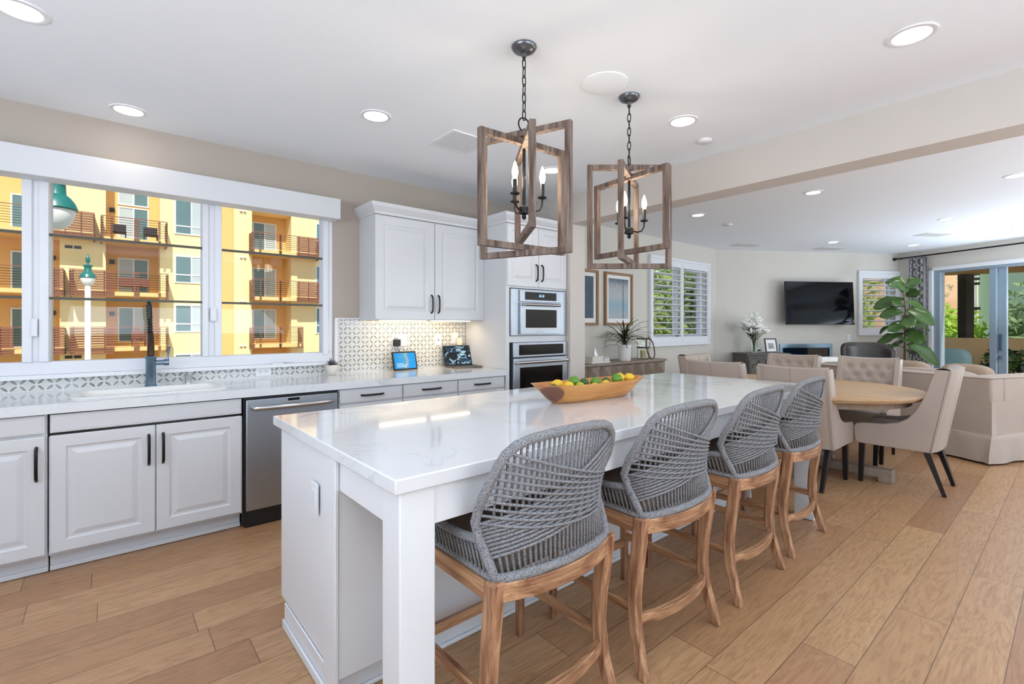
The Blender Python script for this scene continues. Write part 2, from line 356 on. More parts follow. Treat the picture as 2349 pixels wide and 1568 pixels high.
# ------------------------------------------------------------------ cabinets
def raised(mb,x0,x1,z0,z1,y,fr=.062,th=.02):
    """door or drawer front facing -y with a raised centre panel"""
    def rc(i,d): return [(x0+i,y+d,z0+i),(x1-i,y+d,z0+i),(x1-i,y+d,z1-i),(x0+i,y+d,z1-i)]
    R=[rc(0,th),rc(0,.003),rc(.004,0),rc(fr,0),rc(fr+.008,.007),rc(fr+.018,.008),rc(fr+.04,.001),rc(fr+.045,.0)]
    mb.rings(R)
def flat(mb,x0,x1,z0,z1,y,th=.02):
    def rc(i,d): return [(x0+i,y+d,z0+i),(x1-i,y+d,z0+i),(x1-i,y+d,z1-i),(x0+i,y+d,z1-i)]
    mb.rings([rc(0,th),rc(0,.004),rc(.006,.001),rc(.010,.001),rc(.012,0)])
def pull(parent,x,z,L,y,vert=True):
    m=MB(); h=L/2; pts=[]
    for i in range(13):
        t=-1+i/6; off=.028-.012*abs(t)**3 if abs(t)<1 else 0
        pts.append((x,y-off,z+t*h) if vert else (x+t*h,y-off,z))
    pts[0]=(x,y,z-h) if vert else (x-h,y,z); pts[-1]=(x,y,z+h) if vert else (x+h,y,z)
    m.tube(pts,.0075,8); return m.build('handle',M_bronze,parent,smooth='all')
YD=3.52
def base_cab(label,x0,x1,doors,drawers,toe=True,top=.861,group=None):
    t=thing('base_cabinet',label,'cabinet',(x0,YD,0),group=group)
    W=x1-x0
    m=MB(); m.box(.001,W-.001,.021,.66,.105,top); m.build('body',M_white,t)
    m=MB(); m.box(0.001,W-.001,.09,.11,.003,.105).box(0.001,W-.001,.075,.09,.003,.03); m.build('toe_kick',M_white,t,bevel=.003)
    for (a,b,z0,z1,hx) in doors:
        mm=MB(); raised(mm,a,b,z0,z1,0); d=mm.build('door',M_white,t)
        if hx is not None: pull(d,hx,z1-.14,.175,0)
    for (a,b,z0,z1,hl) in drawers:
        mm=MB(); flat(mm,a,b,z0,z1,0); d=mm.build('drawer' if hl else 'false_front',M_white,t)
        if hl: pull(d,(a+b)/2,(z0+z1)/2,hl,0,False)
    return t
base_cab('white cabinet at the far left end of the window counter, left of the sink cabinet',-.80,-.229,[(.006,.563,.118,.742,.530)],[(.006,.563,.757,.853,.18)])
base_cab('white two-door cabinet under the kitchen sink',-.225,.688,[(.006,.454,.118,.742,.424),(.460,.905,.118,.742,.492)],[(.006,.905,.757,.853,0)],top=.735)
base_cab('white drawer cabinet directly right of the dishwasher',1.316,1.830,[(.004,.510,.118,.736,.06)],[(.004,.510,.75,.853,.18)])
base_cab('white drawer cabinet with the blue-screened tablet above it',1.832,2.360,[(.004,.524,.118,.736,.06)],[(.004,.524,.75,.853,.18)])
base_cab('white drawer cabinet below the open laptop, beside the oven cabinet',2.362,2.886,[(.004,.520,.118,.736,.06)],[(.004,.520,.75,.853,.18)])
# dishwasher
t=thing('dishwasher','stainless steel dishwasher between the sink cabinet and the drawers','dishwasher',(.69,YD,0))
MB().box(.004,.62,.03,.64,.02,.856).build('body',M_dark,t)
MB().box(.014,.610,-.012,.03,.115,.842).build('door',M_steel,t,bevel=.006)
m=MB(); m.tube([(.05,-.012,.787)]+[(.06+.5*i/10,-.045-.022*math.sin(PI*i/10),.787) for i in range(11)]+[(.57,-.012,.787)],.014,10); m.build('handle',M_chrome,t,smooth='all')
MB().box(.27,.345,-.0145,-.01,.815,.832).build('control_window',M_blk,t)
MB().box(.01,.615,.02,.05,.005,.11).build('toe_panel',M_dark,t)
# perimeter countertop with sink cut-out
def arc(cx,cy,r,a0,a1,n): return [(cx+r*math.cos(a0+(a1-a0)*i/n),cy+r*math.sin(a0+(a1-a0)*i/n)) for i in range(n+1)]
def rrect(x0,x1,y0,y1,r,n=5):
    return arc(x1-r,y0+r,r,-PI/2,0,n)+arc(x1-r,y1-r,r,0,PI/2,n)+arc(x0+r,y1-r,r,PI/2,PI,n)+arc(x0+r,y0+r,r,PI,1.5*PI,n)
SX0,SX1,SY0,SY1=-.13,.61,3.62,4.0
m=MB(); z0,z1=.862,.914
m.box(-1.2,SX0,3.495,4.188,z0,z1).box(SX1,2.892,3.495,4.188,z0,z1).box(SX0,SX1,3.495,SY0,z0,z1).box(SX0,SX1,SY1,4.188,z0,z1)
o=m.build('countertop',M_quartz2); tag(o,'long white veined quartz countertop along the kitchen window wall','countertop')
m=MB(); o1=rrect(SX0-.02,SX1+.02,SY0-.02,SY1+.02,.07); i1=rrect(SX0+.02,SX1-.02,SY0+.02,SY1-.02,.06); i2=rrect(SX0+.05,SX1-.05,SY0+.05,SY1-.05,.05)
m.rings([[(a,b,.9145) for a,b in o1],[(a,b,.921) for a,b in o1],[(a,b,.921) for a,b in i1],[(a,b,.74) for a,b in i2]],True,False)
m.add([(a,b,.74) for a,b in i2],[tuple(range(len(i2)))])
o=m.build('kitchen_sink',M_ceramic,smooth=True); tag(o,'white drop-in kitchen sink set in the counter below the window','sink')
# faucet
t=thing('kitchen_faucet','blue-grey steel pull-down faucet with dark spring coil behind the sink','faucet',(.242,4.085,.914))
MB().lathe([(.034,0),(.034,.012),(.029,.016),(.029,.185),(.034,.19),(.034,.203),(.022,.21)],n=20).build('base',M_bluesteel,t,smooth=True)
m=MB(); m.tube([(0,0,.2),(0,0,.34),(-.005,-.02,.37)],[.022,.018,.016],10); m.build('stem',paint('bronze_stem',(78,58,46),.35,.2,metal=.7),t,smooth=True)
m=MB(); pts=[]
for i in range(110):
    a=i*2*PI/8; z=.30+.245*i/109; pts.append((-.012*(i/109)+.015*math.cos(a),-.02*(i/109)+.015*math.sin(a),z))
m.tube(pts,.0035,5); m.tube([(0,0,.3),(-.006,-.01,.45),(-.013,-.024,.55),(-.014,-.06,.565),(-.012,-.10,.54),(-.010,-.11,.46)],.012,8)
m.build('spring_coil',M_dark,t,smooth=True)
m=MB(); m.tube([(0,0,.16),(.075,0,.16)],.016,10).tube([(.07,0,.16),(.10,0,.16)],.022,10); m.tube([(.09,0,.16),(.094,0,.20),(.10,-.004,.27)],[.009,.006,.010],8); m.build('lever',M_bluesteel,t,smooth=True)
m=MB(); m.lathe([(.02,0),(.02,.052),(.022,.054),(.022,.07),(.016,.075)],n=16); o=m.build('air_gap_cap',M_chrome,smooth=True); o.location=(.458,4.13,.914); tag(o,'short round chrome cap on the counter right of the faucet','air gap')
m=MB(); m.lathe([(.022,0),(.02,.006),(.008,.01),(.008,.014)],n=16); o=m.build('sink_button',M_chrome,smooth=True); o.location=(.352,4.06,.914); tag(o,'small flat chrome button between faucet and round cap','button')
def outlet(name,label,loc,w,h,kind,rz=0,cat='outlet'):
    t=thing(name,label,cat,loc,rz)
    MB().box(-w/2,w/2,-.006,0,-h/2,h/2).build('plate',M_trim,t,bevel=.002)
    m=MB()
    if kind=='duplexh':
        for cx in (-.021,.021):
            m=MB()
            for dx,dz in ((-.006,.006),(-.006,-.006),(.007,0)): m.box(cx+dx-.004,cx+dx+.004,-.0075,-.004,dz-.0015,dz+.0015)
            m.build('receptacle',M_dark,t)
    elif kind=='rocker':
        m.box(-.017,.017,-.009,-.004,-.033,.033); m.build('rocker',M_vinyl,t,bevel=.002)
    elif kind=='coax':
        m.M=Matrix.Rotation(PI/2,4,'X'); m.lathe([(.006,0),(.006,.012)],(0,-.006,0),10); m.lathe([(.003,0),(.003,.008)],(0,.02,0),8); m.build('jack',M_dark,t)
    elif kind=='double':
        m.box(-.055,-.045,-.0075,-.004,.012,.024); m.build('slot',M_dark,t); MB().box(-.035,-.025,-.0075,-.004,.012,.024).build('slot',M_dark,t); MB().box(.005,.06,-.008,-.004,-.034,.034).build('switch_block',M_vinyl,t,bevel=.002)
    return t
outlet('wall_outlet','white horizontal outlet plate set in the tile band under the window',(.962,4.188,.965),.115,.072,'duplexh')
outlet('wall_outlet','wide white double plate on the tiles behind the tablet, holding a black plug',(2.14,4.188,1.19),.165,.118,'double')
outlet('cable_jack','narrow white plate with one dark jack between tablet and laptop',(2.566,4.188,1.19),.072,.116,'coax',cat='jack plate')
outlet('wall_outlet','white plate behind the laptop on the tiles near the tall cabinet',(2.765,4.188,1.20),.072,.116,'rocker')
t=thing('phone_charger','square black plug with cord, in the wide plate above the tablet','charger',(2.098,4.18,1.168))
MB().box(-.032,.032,-.045,0,-.032,.032).build('plug',M_dark,t,bevel=.008)
m=MB(); m.tube([(0,-.03,-.032),(.01,-.035,-.07),(.05,-.02,-.10),(.06,-.015,-.14),(.03,-.01,-.2),(0.03,-.005,-.246)],.003,6); m.build('cord',M_dark,t,smooth=True)
t=thing('air_freshener','small cream plug-in block behind the laptop screen','air freshener',(2.80,4.18,1.165)); MB().box(-.025,.025,-.05,0,-.04,.035).build('body',paint('cream_plastic',(238,226,204),.4,.02),t,bevel=.008)
# tablet
scr=NT('tablet_screen'); vv=scr.tc.outputs['Generated']; sp=scr.n('ShaderNodeSeparateXYZ'); scr.set(sp.inputs[0],vv)
nz=scr.noise(vv,3,2); c1=scr.ramp(scr.math('ADD',sp.outputs[0],scr.math('MULTIPLY',nz,.3)),[(.2,(0.0,.22,.55)),(.62,(.05,.28,.48)),(.72,(.30,.34,.30)),(.82,(.02,.25,.55)),(1.0,(0,.25,.6))])
M_scr=scr.fin((0,0,0),.3,0,Emission_Color=c1,Emission_Strength=1.1)
t=thing('smart_display','black-framed tablet with bright blue screen leaning on the counter','tablet',(2.145,4.075,.9145),.0); t.rotation_euler=(math.radians(-14),0,math.radians(4))
MB().box(-.128,.128,-.012,.0,0.0,.175).build('bezel',M_dark,t,bevel=.004)
MB().box(-.112,.112,-.0135,-.0115,.014,.160).build('screen',M_scr,t)
mt=MB()
for i,(a,b) in enumerate(((-.09,.01),(-.09,.03),(-.09,-.02))): mt.box(a,b,-.0142,-.0134,.03+.014*i,.034+.014*i)
mt.build('text_lines',emis('screen_text',(.8,.9,1),1.0),t)
MB().prism([(-.0,0.002),(.09,.022),(.0,.09)],-.03,.03,'x').build('kickstand',M_dark,t)
# laptop
t=thing('laptop','open dark laptop with wildlife-like photo screen on the counter beside the tall cabinet','laptop',(2.725,3.985,.9145),math.radians(-8))
t['label']='open dark laptop beside the tall cabinet, pale blue shapes on its black screen'
MB().box(-.145,.165,-.11,.10,.0,.016).build('base',paint('laptop_shell',(110,98,92),.35,.05,metal=.5),t,bevel=.004)
MB().box(-.13,.15,-.03,.07,.0155,.018).build('keyboard',M_dark,t)
ls=MB(); ls.box(-.15,.16,-.004,.004,0,.205); L=ls.build('lid',M_dark,t,bevel=.003); L.location=(0,.10,.014); L.rotation_euler=(math.radians(-16),0,0)
q=NT('laptop_screen'); n1=q.noise(q.mapv(q.tc.outputs['Generated'],(2.2,1,2.6),(0,.5,0)),2.2,3,.55,1.4); c=q.ramp(n1,[(.50,(.002,.003,.006)),(.55,(.02,.10,.2)),(.60,(.25,.42,.5)),(.70,(.45,.6,.62))])
o=MB().box(-.138,.148,-.0055,-.0038,.012,.195).build('screen',q.fin((0,0,0),.25,0,Emission_Color=c,Emission_Strength=.9),L)
# small succulent
def rosette(mb,c,r,h,n,layers=3,wd=.35,curl=.5):
    for l in range(layers):
        rr=r*(1-l*.28); hh=h*(.25+.3*l)
        for k in range(n-l*2):
            a=2*PI*k/(n-l*2)+l*.4+random.uniform(-.1,.1)
            d=V((math.cos(a),math.sin(a),0)); s=V((-d.y,d.x,0)); R=[]
            for i in range(5):
                tt=i/4; p=V(c)+d*rr*tt+V((0,0,hh*tt**curl)); ww=rr*wd*math.sin(PI*min(.97,(.22+.75*tt)))+.0008
                R.append([p-s*ww,p-V((0,0,ww*.35)),p+s*ww,p+V((0,0,ww*.12))])
            mb.rings(R)
t=thing('potted_succulent','small slate-grey spiky succulent in a white pot by the window corner','plant',(1.462,4.075,.914))
MB().lathe([(.026,0),(.034,.004),(.048,.04),(.052,.075),(.046,.085),(.042,.082),(.04,.07),(.005,.068)],n=24).build('pot',paint('cream_pot',(222,216,204),.6,.03),t,smooth=True)
m=MB()
for k in range(34):
    a=random.uniform(0,2*PI); e=random.uniform(.15,1.4); L=random.uniform(.055,.08); d=V((math.cos(a)*math.cos(e),math.sin(a)*math.cos(e),math.sin(e))); p=V((0,0,.07))
    m.tube([p,p+d*L*.5+V((0,0,.004)),p+d*L],[.0045,.0045,.0008],5)
m.build('leaves',M_succd,t,smooth=True)

# wall cabinet
t=thing('wall_cabinet','white two-door upper cabinet hanging right of the kitchen window','cabinet',(1.746,3.86,1.377))
W=1.155
MB().box(.006,W,.021,.339,0,.93).build('body',M_white,t)
for a,b,hx in ((.006,.582,.548),(.588,1.15,.62)):
    mm=MB(); raised(mm,a,b,.004,.895,0,.075); d=mm.build('door',M_white,t); pull(d,hx,.148,.165,0)
def crown(mb,x0,x1,y0,y1,z,right=True):
    prof=[(0,0),(.012,.0),(.014,.02),(.03,.035),(.05,.06),(.055,.075),(.055,.09)]
    R=[]
    for o_,zz in prof: R.append([(x0-o_,y1,z+zz),(x0-o_,y0-o_,z+zz),(x1+(o_ if right else 0),y0-o_,z+zz),(x1+(o_ if right else 0),y1,z+zz)])
    mb.rings(R,False,False); r=R[-1]; mb.quad(*r)
m=MB(); crown(m,.006,W-.062,.0,.338,.90,False); m.build('crown_moulding',M_white,t)
MB().box(.1,.55,.10,.13,-.008,0.0).box(.62,1.05,.10,.13,-.008,0).build('light_strip',M_uc,t)
for x in (2.07,2.58): lamp('AREA','under_cabinet_light',(x,3.975,1.366),.95,(1,.74,.42),(0,.35,-1),shape='RECTANGLE',size=.42,size_y=.03)
# tall oven cabinet
t=thing('oven_cabinet','tall white cabinet housing the microwave and wall oven','cabinet',(2.896,YD,0)); W=.818
m=MB(); m.box(.0,.043,.0,.66,.105,2.31).box(W-.01,W,.0,.66,.105,2.31).box(.043,W-.01,.62,.66,.105,2.31).box(.043,W-.01,0,.62,1.69,2.31).box(.043,W-.01,0,.62,1.168,1.228).box(.043,W-.01,0,.62,.105,.43)
m.box(.0,.043,-.004,0,.105,2.31); m.build('body',M_white,t)
MB().box(0,W,.07,.09,.003,.105).build('toe_kick',M_white,t)
for a,b,hx in ((.008,.41,.375),(.416,W-.004,.45)):
    mm=MB(); raised(mm,a,b,1.708,2.300,-.02,.06,.02); d=mm.build('door',M_white,t); pull(d,hx,1.85,.165,-.02)
mm=MB(); flat(mm,.008,W-.004,.12,.42,-.02); d=mm.build('drawer',M_white,t); pull(d,W/2,.3,.2,-.02,False)
m=MB(); crown(m,0,W,-.02,.66,2.302,False); m.build('crown_moulding',M_white,t)
# microwave
t=thing('built_in_microwave','stainless steel built-in microwave above the wall oven','microwave',(2.943,YD,1.232)); W,H=.752,.45
MB().box(0,W,.0,.5,0,H).build('body',M_dark,t)
MB().box(0,W,-.022,.0,0,H).build('trim_kit',M_steel,t,bevel=.003)
MB().box(.10,.655,-.045,-.022,.012,H-.13).build('door',M_steel,t,bevel=.004)
MB().box(.165,.59,-.048,-.044,.075,.255).build('window',M_blk,t,bevel=.002)
m=MB(); m.box(.155,.60,-.0465,-.044,.065,.265); m.build('window_surround',M_chrome,t)
MB().box(.10,.655,-.04,-.022,H-.122,H-.01).build('control_panel',M_steel,t,bevel=.003)
MB().box(.165,.59,-.044,-.039,H-.103,H-.025).build('display_glass',M_blk,t)
m=MB()
for i,x in enumerate((.345,.362,.385,.402)):
    m.box(x,x+.011,-.0448,-.0438,H-.070,H-.067).box(x+.009,x+.011,-.0448,-.0438,H-.070,H-.048)
    if i%2: m.box(x,x+.011,-.0448,-.0438,H-.051,H-.048)
m.build('clock_digits',emis('blue_digits',(.3,.5,1),4),t)
m=MB(); m.tube([(.13,-.045,.30),(.135,-.078,.30),(.37,-.084,.30),(.61,-.078,.30),(.615,-.045,.30)],.014,10); m.build('handle',M_chrome,t,smooth=True)
MB().box(.31,.40,-.0465,-.0445,.032,.048).build('badge',M_chrome,t,bevel=.001)
# oven
t=thing('wall_oven','stainless steel wall oven with black glass door under the microwave','oven',(2.955,YD,.435)); W,H=.745,.730
MB().box(0,W,.0,.55,0,H).build('body',M_dark,t)
MB().box(.01,W,-.04,.0,.02,H-.15).build('door',M_steel,t,bevel=.004)
MB().box(.085,W-.075,-.043,-.039,.10,H-.24).build('door_glass',M_blk,t,bevel=.002)
MB().box(.01,W,-.03,.0,H-.14,H).build('control_panel',M_steel,t,bevel=.003)
MB().box(.085,W-.055,-.034,-.029,H-.122,H-.022).build('display_glass',M_blk,t)
m=MB(); m.tube([(.035,-.04,H-.19),(.04,-.075,H-.19),(W/2,-.082,H-.19),(W-.035,-.075,H-.19),(W-.03,-.04,H-.19)],.016,10); m.build('handle',M_chrome,t,smooth=True)

# ------------------------------------------------------------------ island
IX0,IX1,IY0,IY1=.588,3.81,1.175,2.385
o=MB().box(IX0,IX1,IY0,IY1,.872,.914).build('island_countertop',M_quartz,bevel=.004); tag(o,'large white veined quartz slab on top of the kitchen island','countertop')
t=thing('kitchen_island','white kitchen island base with square corner posts and seating overhang','island',(IX0,IY0,0))
L=IX1-IX0; Wd=IY1-IY0
MB().box(.025,L-.03,.475,Wd-.04,.105,.872).build('body',M_isl,t,bevel=.003)
MB().box(.03,L-.035,.53,Wd-.11,.002,.105).build('toe_kick',M_isl,t)
MB().box(.012,.026,.47,.585,.005,.872).build('corner_stile',M_isl,t,bevel=.003); MB().box(L-.031,L-.017,.47,.585,.005,.872).build('corner_stile',M_isl,t,bevel=.003); MB().box(.018,.026,.585,Wd-.115,.005,.106).build('end_panel',M_isl,t,bevel=.003)
for x in (.022,L-.142):
    MB().box(x,x+.112,.018,.125,.003,.872).build('corner_post',M_isl,t,bevel=.004)
m=MB(); m.box(.134,L-.142,.024,.044,.757,.872).box(.030,.05,.125,.475,.757,.872).box(L-.05,L-.03,.125,.475,.757,.872); m.build('apron',M_isl,t,bevel=.002)
m=MB()
for a in ((.008,.018,.47,Wd-.115),(L-.017,L-.007,.47,Wd-.115)): m.box(*a,0.001,.04)
m.box(.12,L-.13,.515,.53,.001,.018); m.box(L-.14,L-.03,.0,.018,.001,.05); m.build('shoe_moulding',M_isl,t,bevel=.006)
outlet('island_outlet','white rocker plate on the near end panel of the island',(.606,1.86,.68),.072,.116,'rocker',rz=-PI/2)
# bowl
t=thing('dough_bowl','long carved wooden dough bowl holding lemons and limes on the island','bowl',(2.09,1.79,.9145),math.radians(-4))
def ringb(L,W,z,dip=0,n=40,e=.45):
    r=[]
    for i in range(n):
        a=2*PI*i/n; cx=math.copysign(abs(math.cos(a))**e,math.cos(a)); sy=math.copysign(abs(math.sin(a))**.8,math.sin(a)); r.append((L*cx,W*sy,z-dip*math.cos(a)**2*-1))
    return r
m=MB(); m.rings([ringb(.27,.055,0),ringb(.30,.075,.02),ringb(.34,.095,.055,.004),ringb(.385,.115,.090,.008),ringb(.40,.12,.100,.010),ringb(.385,.105,.100,.010),ringb(.33,.08,.05),ringb(.25,.045,.025)])
ob=m.build('vessel',[M_bowl],t,smooth=True)
M_lemon=paint('lemon_skin',(232,190,44),.42,.08,20,bump=.25,bsc=260); M_lime=paint('lime_skin',(92,140,36),.4,.2,14,bump=.2,bsc=260); M_limed=paint('dark_lime_skin',(58,92,40),.4,.2,14,bump=.2,bsc=260)
def fruit(kind,label,x,y,z,rz,mat,r):
    m=MB()
    if kind=='lemon':
        m.M=Matrix.Rotation(PI/2,4,'Y'); m.lathe([(.002,-1.36*r),(.18*r,-1.3*r),(.32*r,-1.12*r),(.72*r,-.82*r),(.96*r,-.4*r),(r,0),(.96*r,.4*r),(.72*r,.82*r),(.3*r,1.15*r),(.16*r,1.28*r),(.002,1.33*r)],n=18)
    else: m.ball((0,0,0),r*1.05,r,r,18,12); m.lathe([(.003,0),(.002,.004)],(0,0,r*.98),6)
    o=m.build(kind,mat,smooth='all'); o.location=(2.09+x,1.79+y-x*.07,.9145+z); o.rotation_euler=(0,.2,rz); tag(o,label,kind,'citrus in the wooden bowl'); return o
fruit('lime','dark green lime at the near left end of the bowl',-.265,.01,.075,0,M_limed,.026)
fruit('lemon','large lemon in front, beside the dark lime at the left end',-.195,-.03,.083,.5,M_lemon,.031)
fruit('lemon','lemon behind the big front lemon at the left end',-.20,.045,.088,-.3,M_lemon,.030)
fruit('lime','yellow-green lime just right of the front lemon',-.115,-.035,.078,1,paint('yellow_lime_skin',(176,180,40),.4,.15,14),.027)
fruit('lime','round green lime standing tallest in the left half of the bowl',-.095,.03,.100,0,M_lime,.031)
fruit('lime','darker green lime in the middle of the bowl, left of two',-.015,.032,.088,0,M_limed,.026)
fruit('lime','green lime right of the bowl centre, close to the darker one',.052,.01,.088,0,M_lime,.030)
fruit('lemon','low lemon almost hidden by the rim at the bowl centre',.0,-.035,.066,.2,M_lemon,.028)
fruit('lemon','small lemon sunk in the gap in the right half of the bowl',.125,0,.070,1.2,M_lemon,.028)
fruit('lime','dark lime sunk beside the bright lime in the right half',.165,.035,.082,0,M_limed,.025)
fruit('lime','bright green lime standing proud in the right half, left of two lemons',.205,-.012,.100,0,M_lime,.031)
fruit('lemon','lemon resting high between the bright lime and the end lemon',.256,.012,.100,.7,M_lemon,.031)
fruit('lemon','lemon at the far right end of the bowl',.334,.003,.096,-.4,M_lemon,.029)
# ------------------------------------------------------------------ bar stools
def make_stool(loc,label):
    t=thing('bar_stool',label,'bar stool',loc,0,'rope-back bar stools along the island')
    def S(x,z,off=0):
        q=x/.265
        return V((x*(1+off*.3),-.283-.028*max(0,(z-.74)/.27)**1.2+.050*q*q+.062*abs(q)**3*math.exp(-((z-.745)/.12)**2)-off,z))
    half=[(0,.602),(.13,.600),(.215,.597),(.246,.602),(.254,.64),(.264,.70),(.270,.75),(.269,.81),(.264,.87),(.254,.92),(.236,.958),(.205,.984),(.165,.998),(.09,1.007),(0,1.010)]
    out=[S(x,z) for x,z in half]+[S(-x,z) for x,z in half[-2:0:-1]]
    m=MB(); m.tube(out,.0155,8,closed=True); m.build('back_frame',M_rope,t,smooth='all')
    def w(z):
        for (x0,z0),(x1,z1) in zip(half[3:],half[4:]):
            if z0<=z<=z1: return x0+(x1-x0)*(z-z0)/(z1-z0)
        return .0
    def topz(x):
        x=abs(x)
        for (x0,z0),(x1,z1) in zip(half[:8:-1],half[-2:7:-1]):
            if x0<=x<=x1: return z0+(z1-z0)*(x-x0)/(x1-x0+1e-9)
        return .88
    m=MB(); n=27
    for i in range(n):
        x=-.222+.444*i/(n-1)
        zt=min(topz(x*1.08),1.0)
        m.tube([S(x*(1+.10*k/5),.605+(zt-.605)*k/5,-.004) for k in range(6)],.0046,5)
    def cord(za,zb,side,off,sag):
        pts=[]
        for k in range(10):
            s_=k/9; z=za+(zb-za)*s_-sag*4*s_*(1-s_); xx=-w(za)+(w(za)+w(zb))*s_
            pts.append(S(side*xx,z,off+.010*math.sin(PI*s_)))
        m.tube(pts,.0048,5)
    for j in range(10):
        f=j/9; cord(.965-.215*f,.815-.095*f,1,.010,.012)      # from the upper left edge down to the right
        cord(.950-.170*f,.742-.090*f,-1,.004,-.004)
    m.build('rope_weave',M_rope,t,smooth='all')
    m=MB()
    for s_ in (-1,1):
        m.tube([(s_*.262,-.185,.70),(s_*.268,-.10,.690),(s_*.268,.08,.685),(s_*.262,.18,.68),(s_*.25,.235,.655),(s_*.247,.245,.605)],.014,8)
        m.tube([(s_*.252,-.225,.602),(s_*.252,.245,.602)],.012,8)
        for i in range(22):
            y=-.20+.42*i/21; zt=.69 if y<.17 else .69-.5*(y-.17)
            m.tube([(s_*.258,y-.02,.605),(s_*.268,y,zt)],.0045,5)
    m.tube([(-.247,.245,.603),(.247,.245,.603)],.013,8)
    m.build('arm_rail',M_rope,t,smooth='all')
    m=MB(); R=[]
    for z,k in ((.592,.97),(.60,1),(.635,1),(.655,.97),(.662,.9)): R.append([(a*k,b*k,z) for a,b in rrect(-.238,.238,-.225,.235,.06)])
    m.rings(R); m.build('seat_cushion',M_seatfab,t,smooth=True)
    m=MB()
    def bow(z0,z1,ya,bulge,wd,x=.235):
        pts=[(-x+2*x*i/10,ya-bulge*(1-(2*i/10-1)**2)) for i in range(11)]
        R=[[(a,b-wd/2,z0),(a,b+wd/2,z0),(a,b+wd/2,z1),(a,b-wd/2,z1)] for a,b in pts]; m.rings(R)
    bow(.535,.590,-.235,.045,.035); 
    m.build('rear_seat_rail',M_teakx,t,bevel=.003)
    MB().box(-.23,.23,.222,.252,.535,.590).build('front_seat_rail',M_teakx,t,bevel=.003)
    for s_ in (-1,1): MB().box(s_*.250-.016,s_*.250+.016,-.215,.215,.535,.590).build('side_seat_rail',M_teaky,t,bevel=.003)
    def leg(pts,ws,name='leg'):
        mm=MB(); mm.rings([[(p[0]-a/2,p[1]-a/2,p[2]),(p[0]+a/2,p[1]-a/2,p[2]),(p[0]+a/2,p[1]+a/2,p[2]),(p[0]-a/2,p[1]+a/2,p[2])] for p,a in zip(pts,ws)]); return mm.build(name,M_teak,t,bevel=.005)
    for s_ in (-1,1):
        leg([(s_*.250,-.232,.595),(s_*.248,-.222,.50),(s_*.246,-.205,.38),(s_*.247,-.198,.28),(s_*.252,-.208,.17),(s_*.262,-.235,.07),(s_*.268,-.258,.0)],[.046,.046,.044,.042,.040,.036,.032])
        leg([(s_*.250,.235,.595),(s_*.255,.238,.3),(s_*.262,.243,.0)],[.044,.036,.028])
    for s_ in (-1,1): m=MB(); m.bar((s_*.247,-.195,.235),(s_*.256,.238,.235),.022,.034); m.build('stretcher',M_teaky,t,bevel=.003)
    m=MB(); pts=[(-.25+.50*i/10,-.205-.045*(1-(2*i/10-1)**2)) for i in range(11)]
    m.rings([[(a,b-.012,.175),(a,b+.012,.175),(a,b+.012,.215),(a,b-.012,.215)] for a,b in pts]); m.build('footrest',M_teakx,t,bevel=.003)
    m=MB(); m.bar((-.256,.238,.20),(.256,.238,.20),.022,.036); m.build('stretcher',M_teakx,t,bevel=.003)
    return t
st=make_stool((1.10,1.315,0),'nearest grey rope-back bar stool, beside the island corner post')
dup(st,(1.812,1.310,0),math.radians(-1),'second grey rope-back bar stool, in front of the wooden bowl')
dup(st,(2.552,1.312,0),math.radians(1.5),'third grey rope-back bar stool from the near end of the island')
dup(st,(3.27,1.335,0),math.radians(1),'farthest grey rope-back bar stool, nearest the dining table')

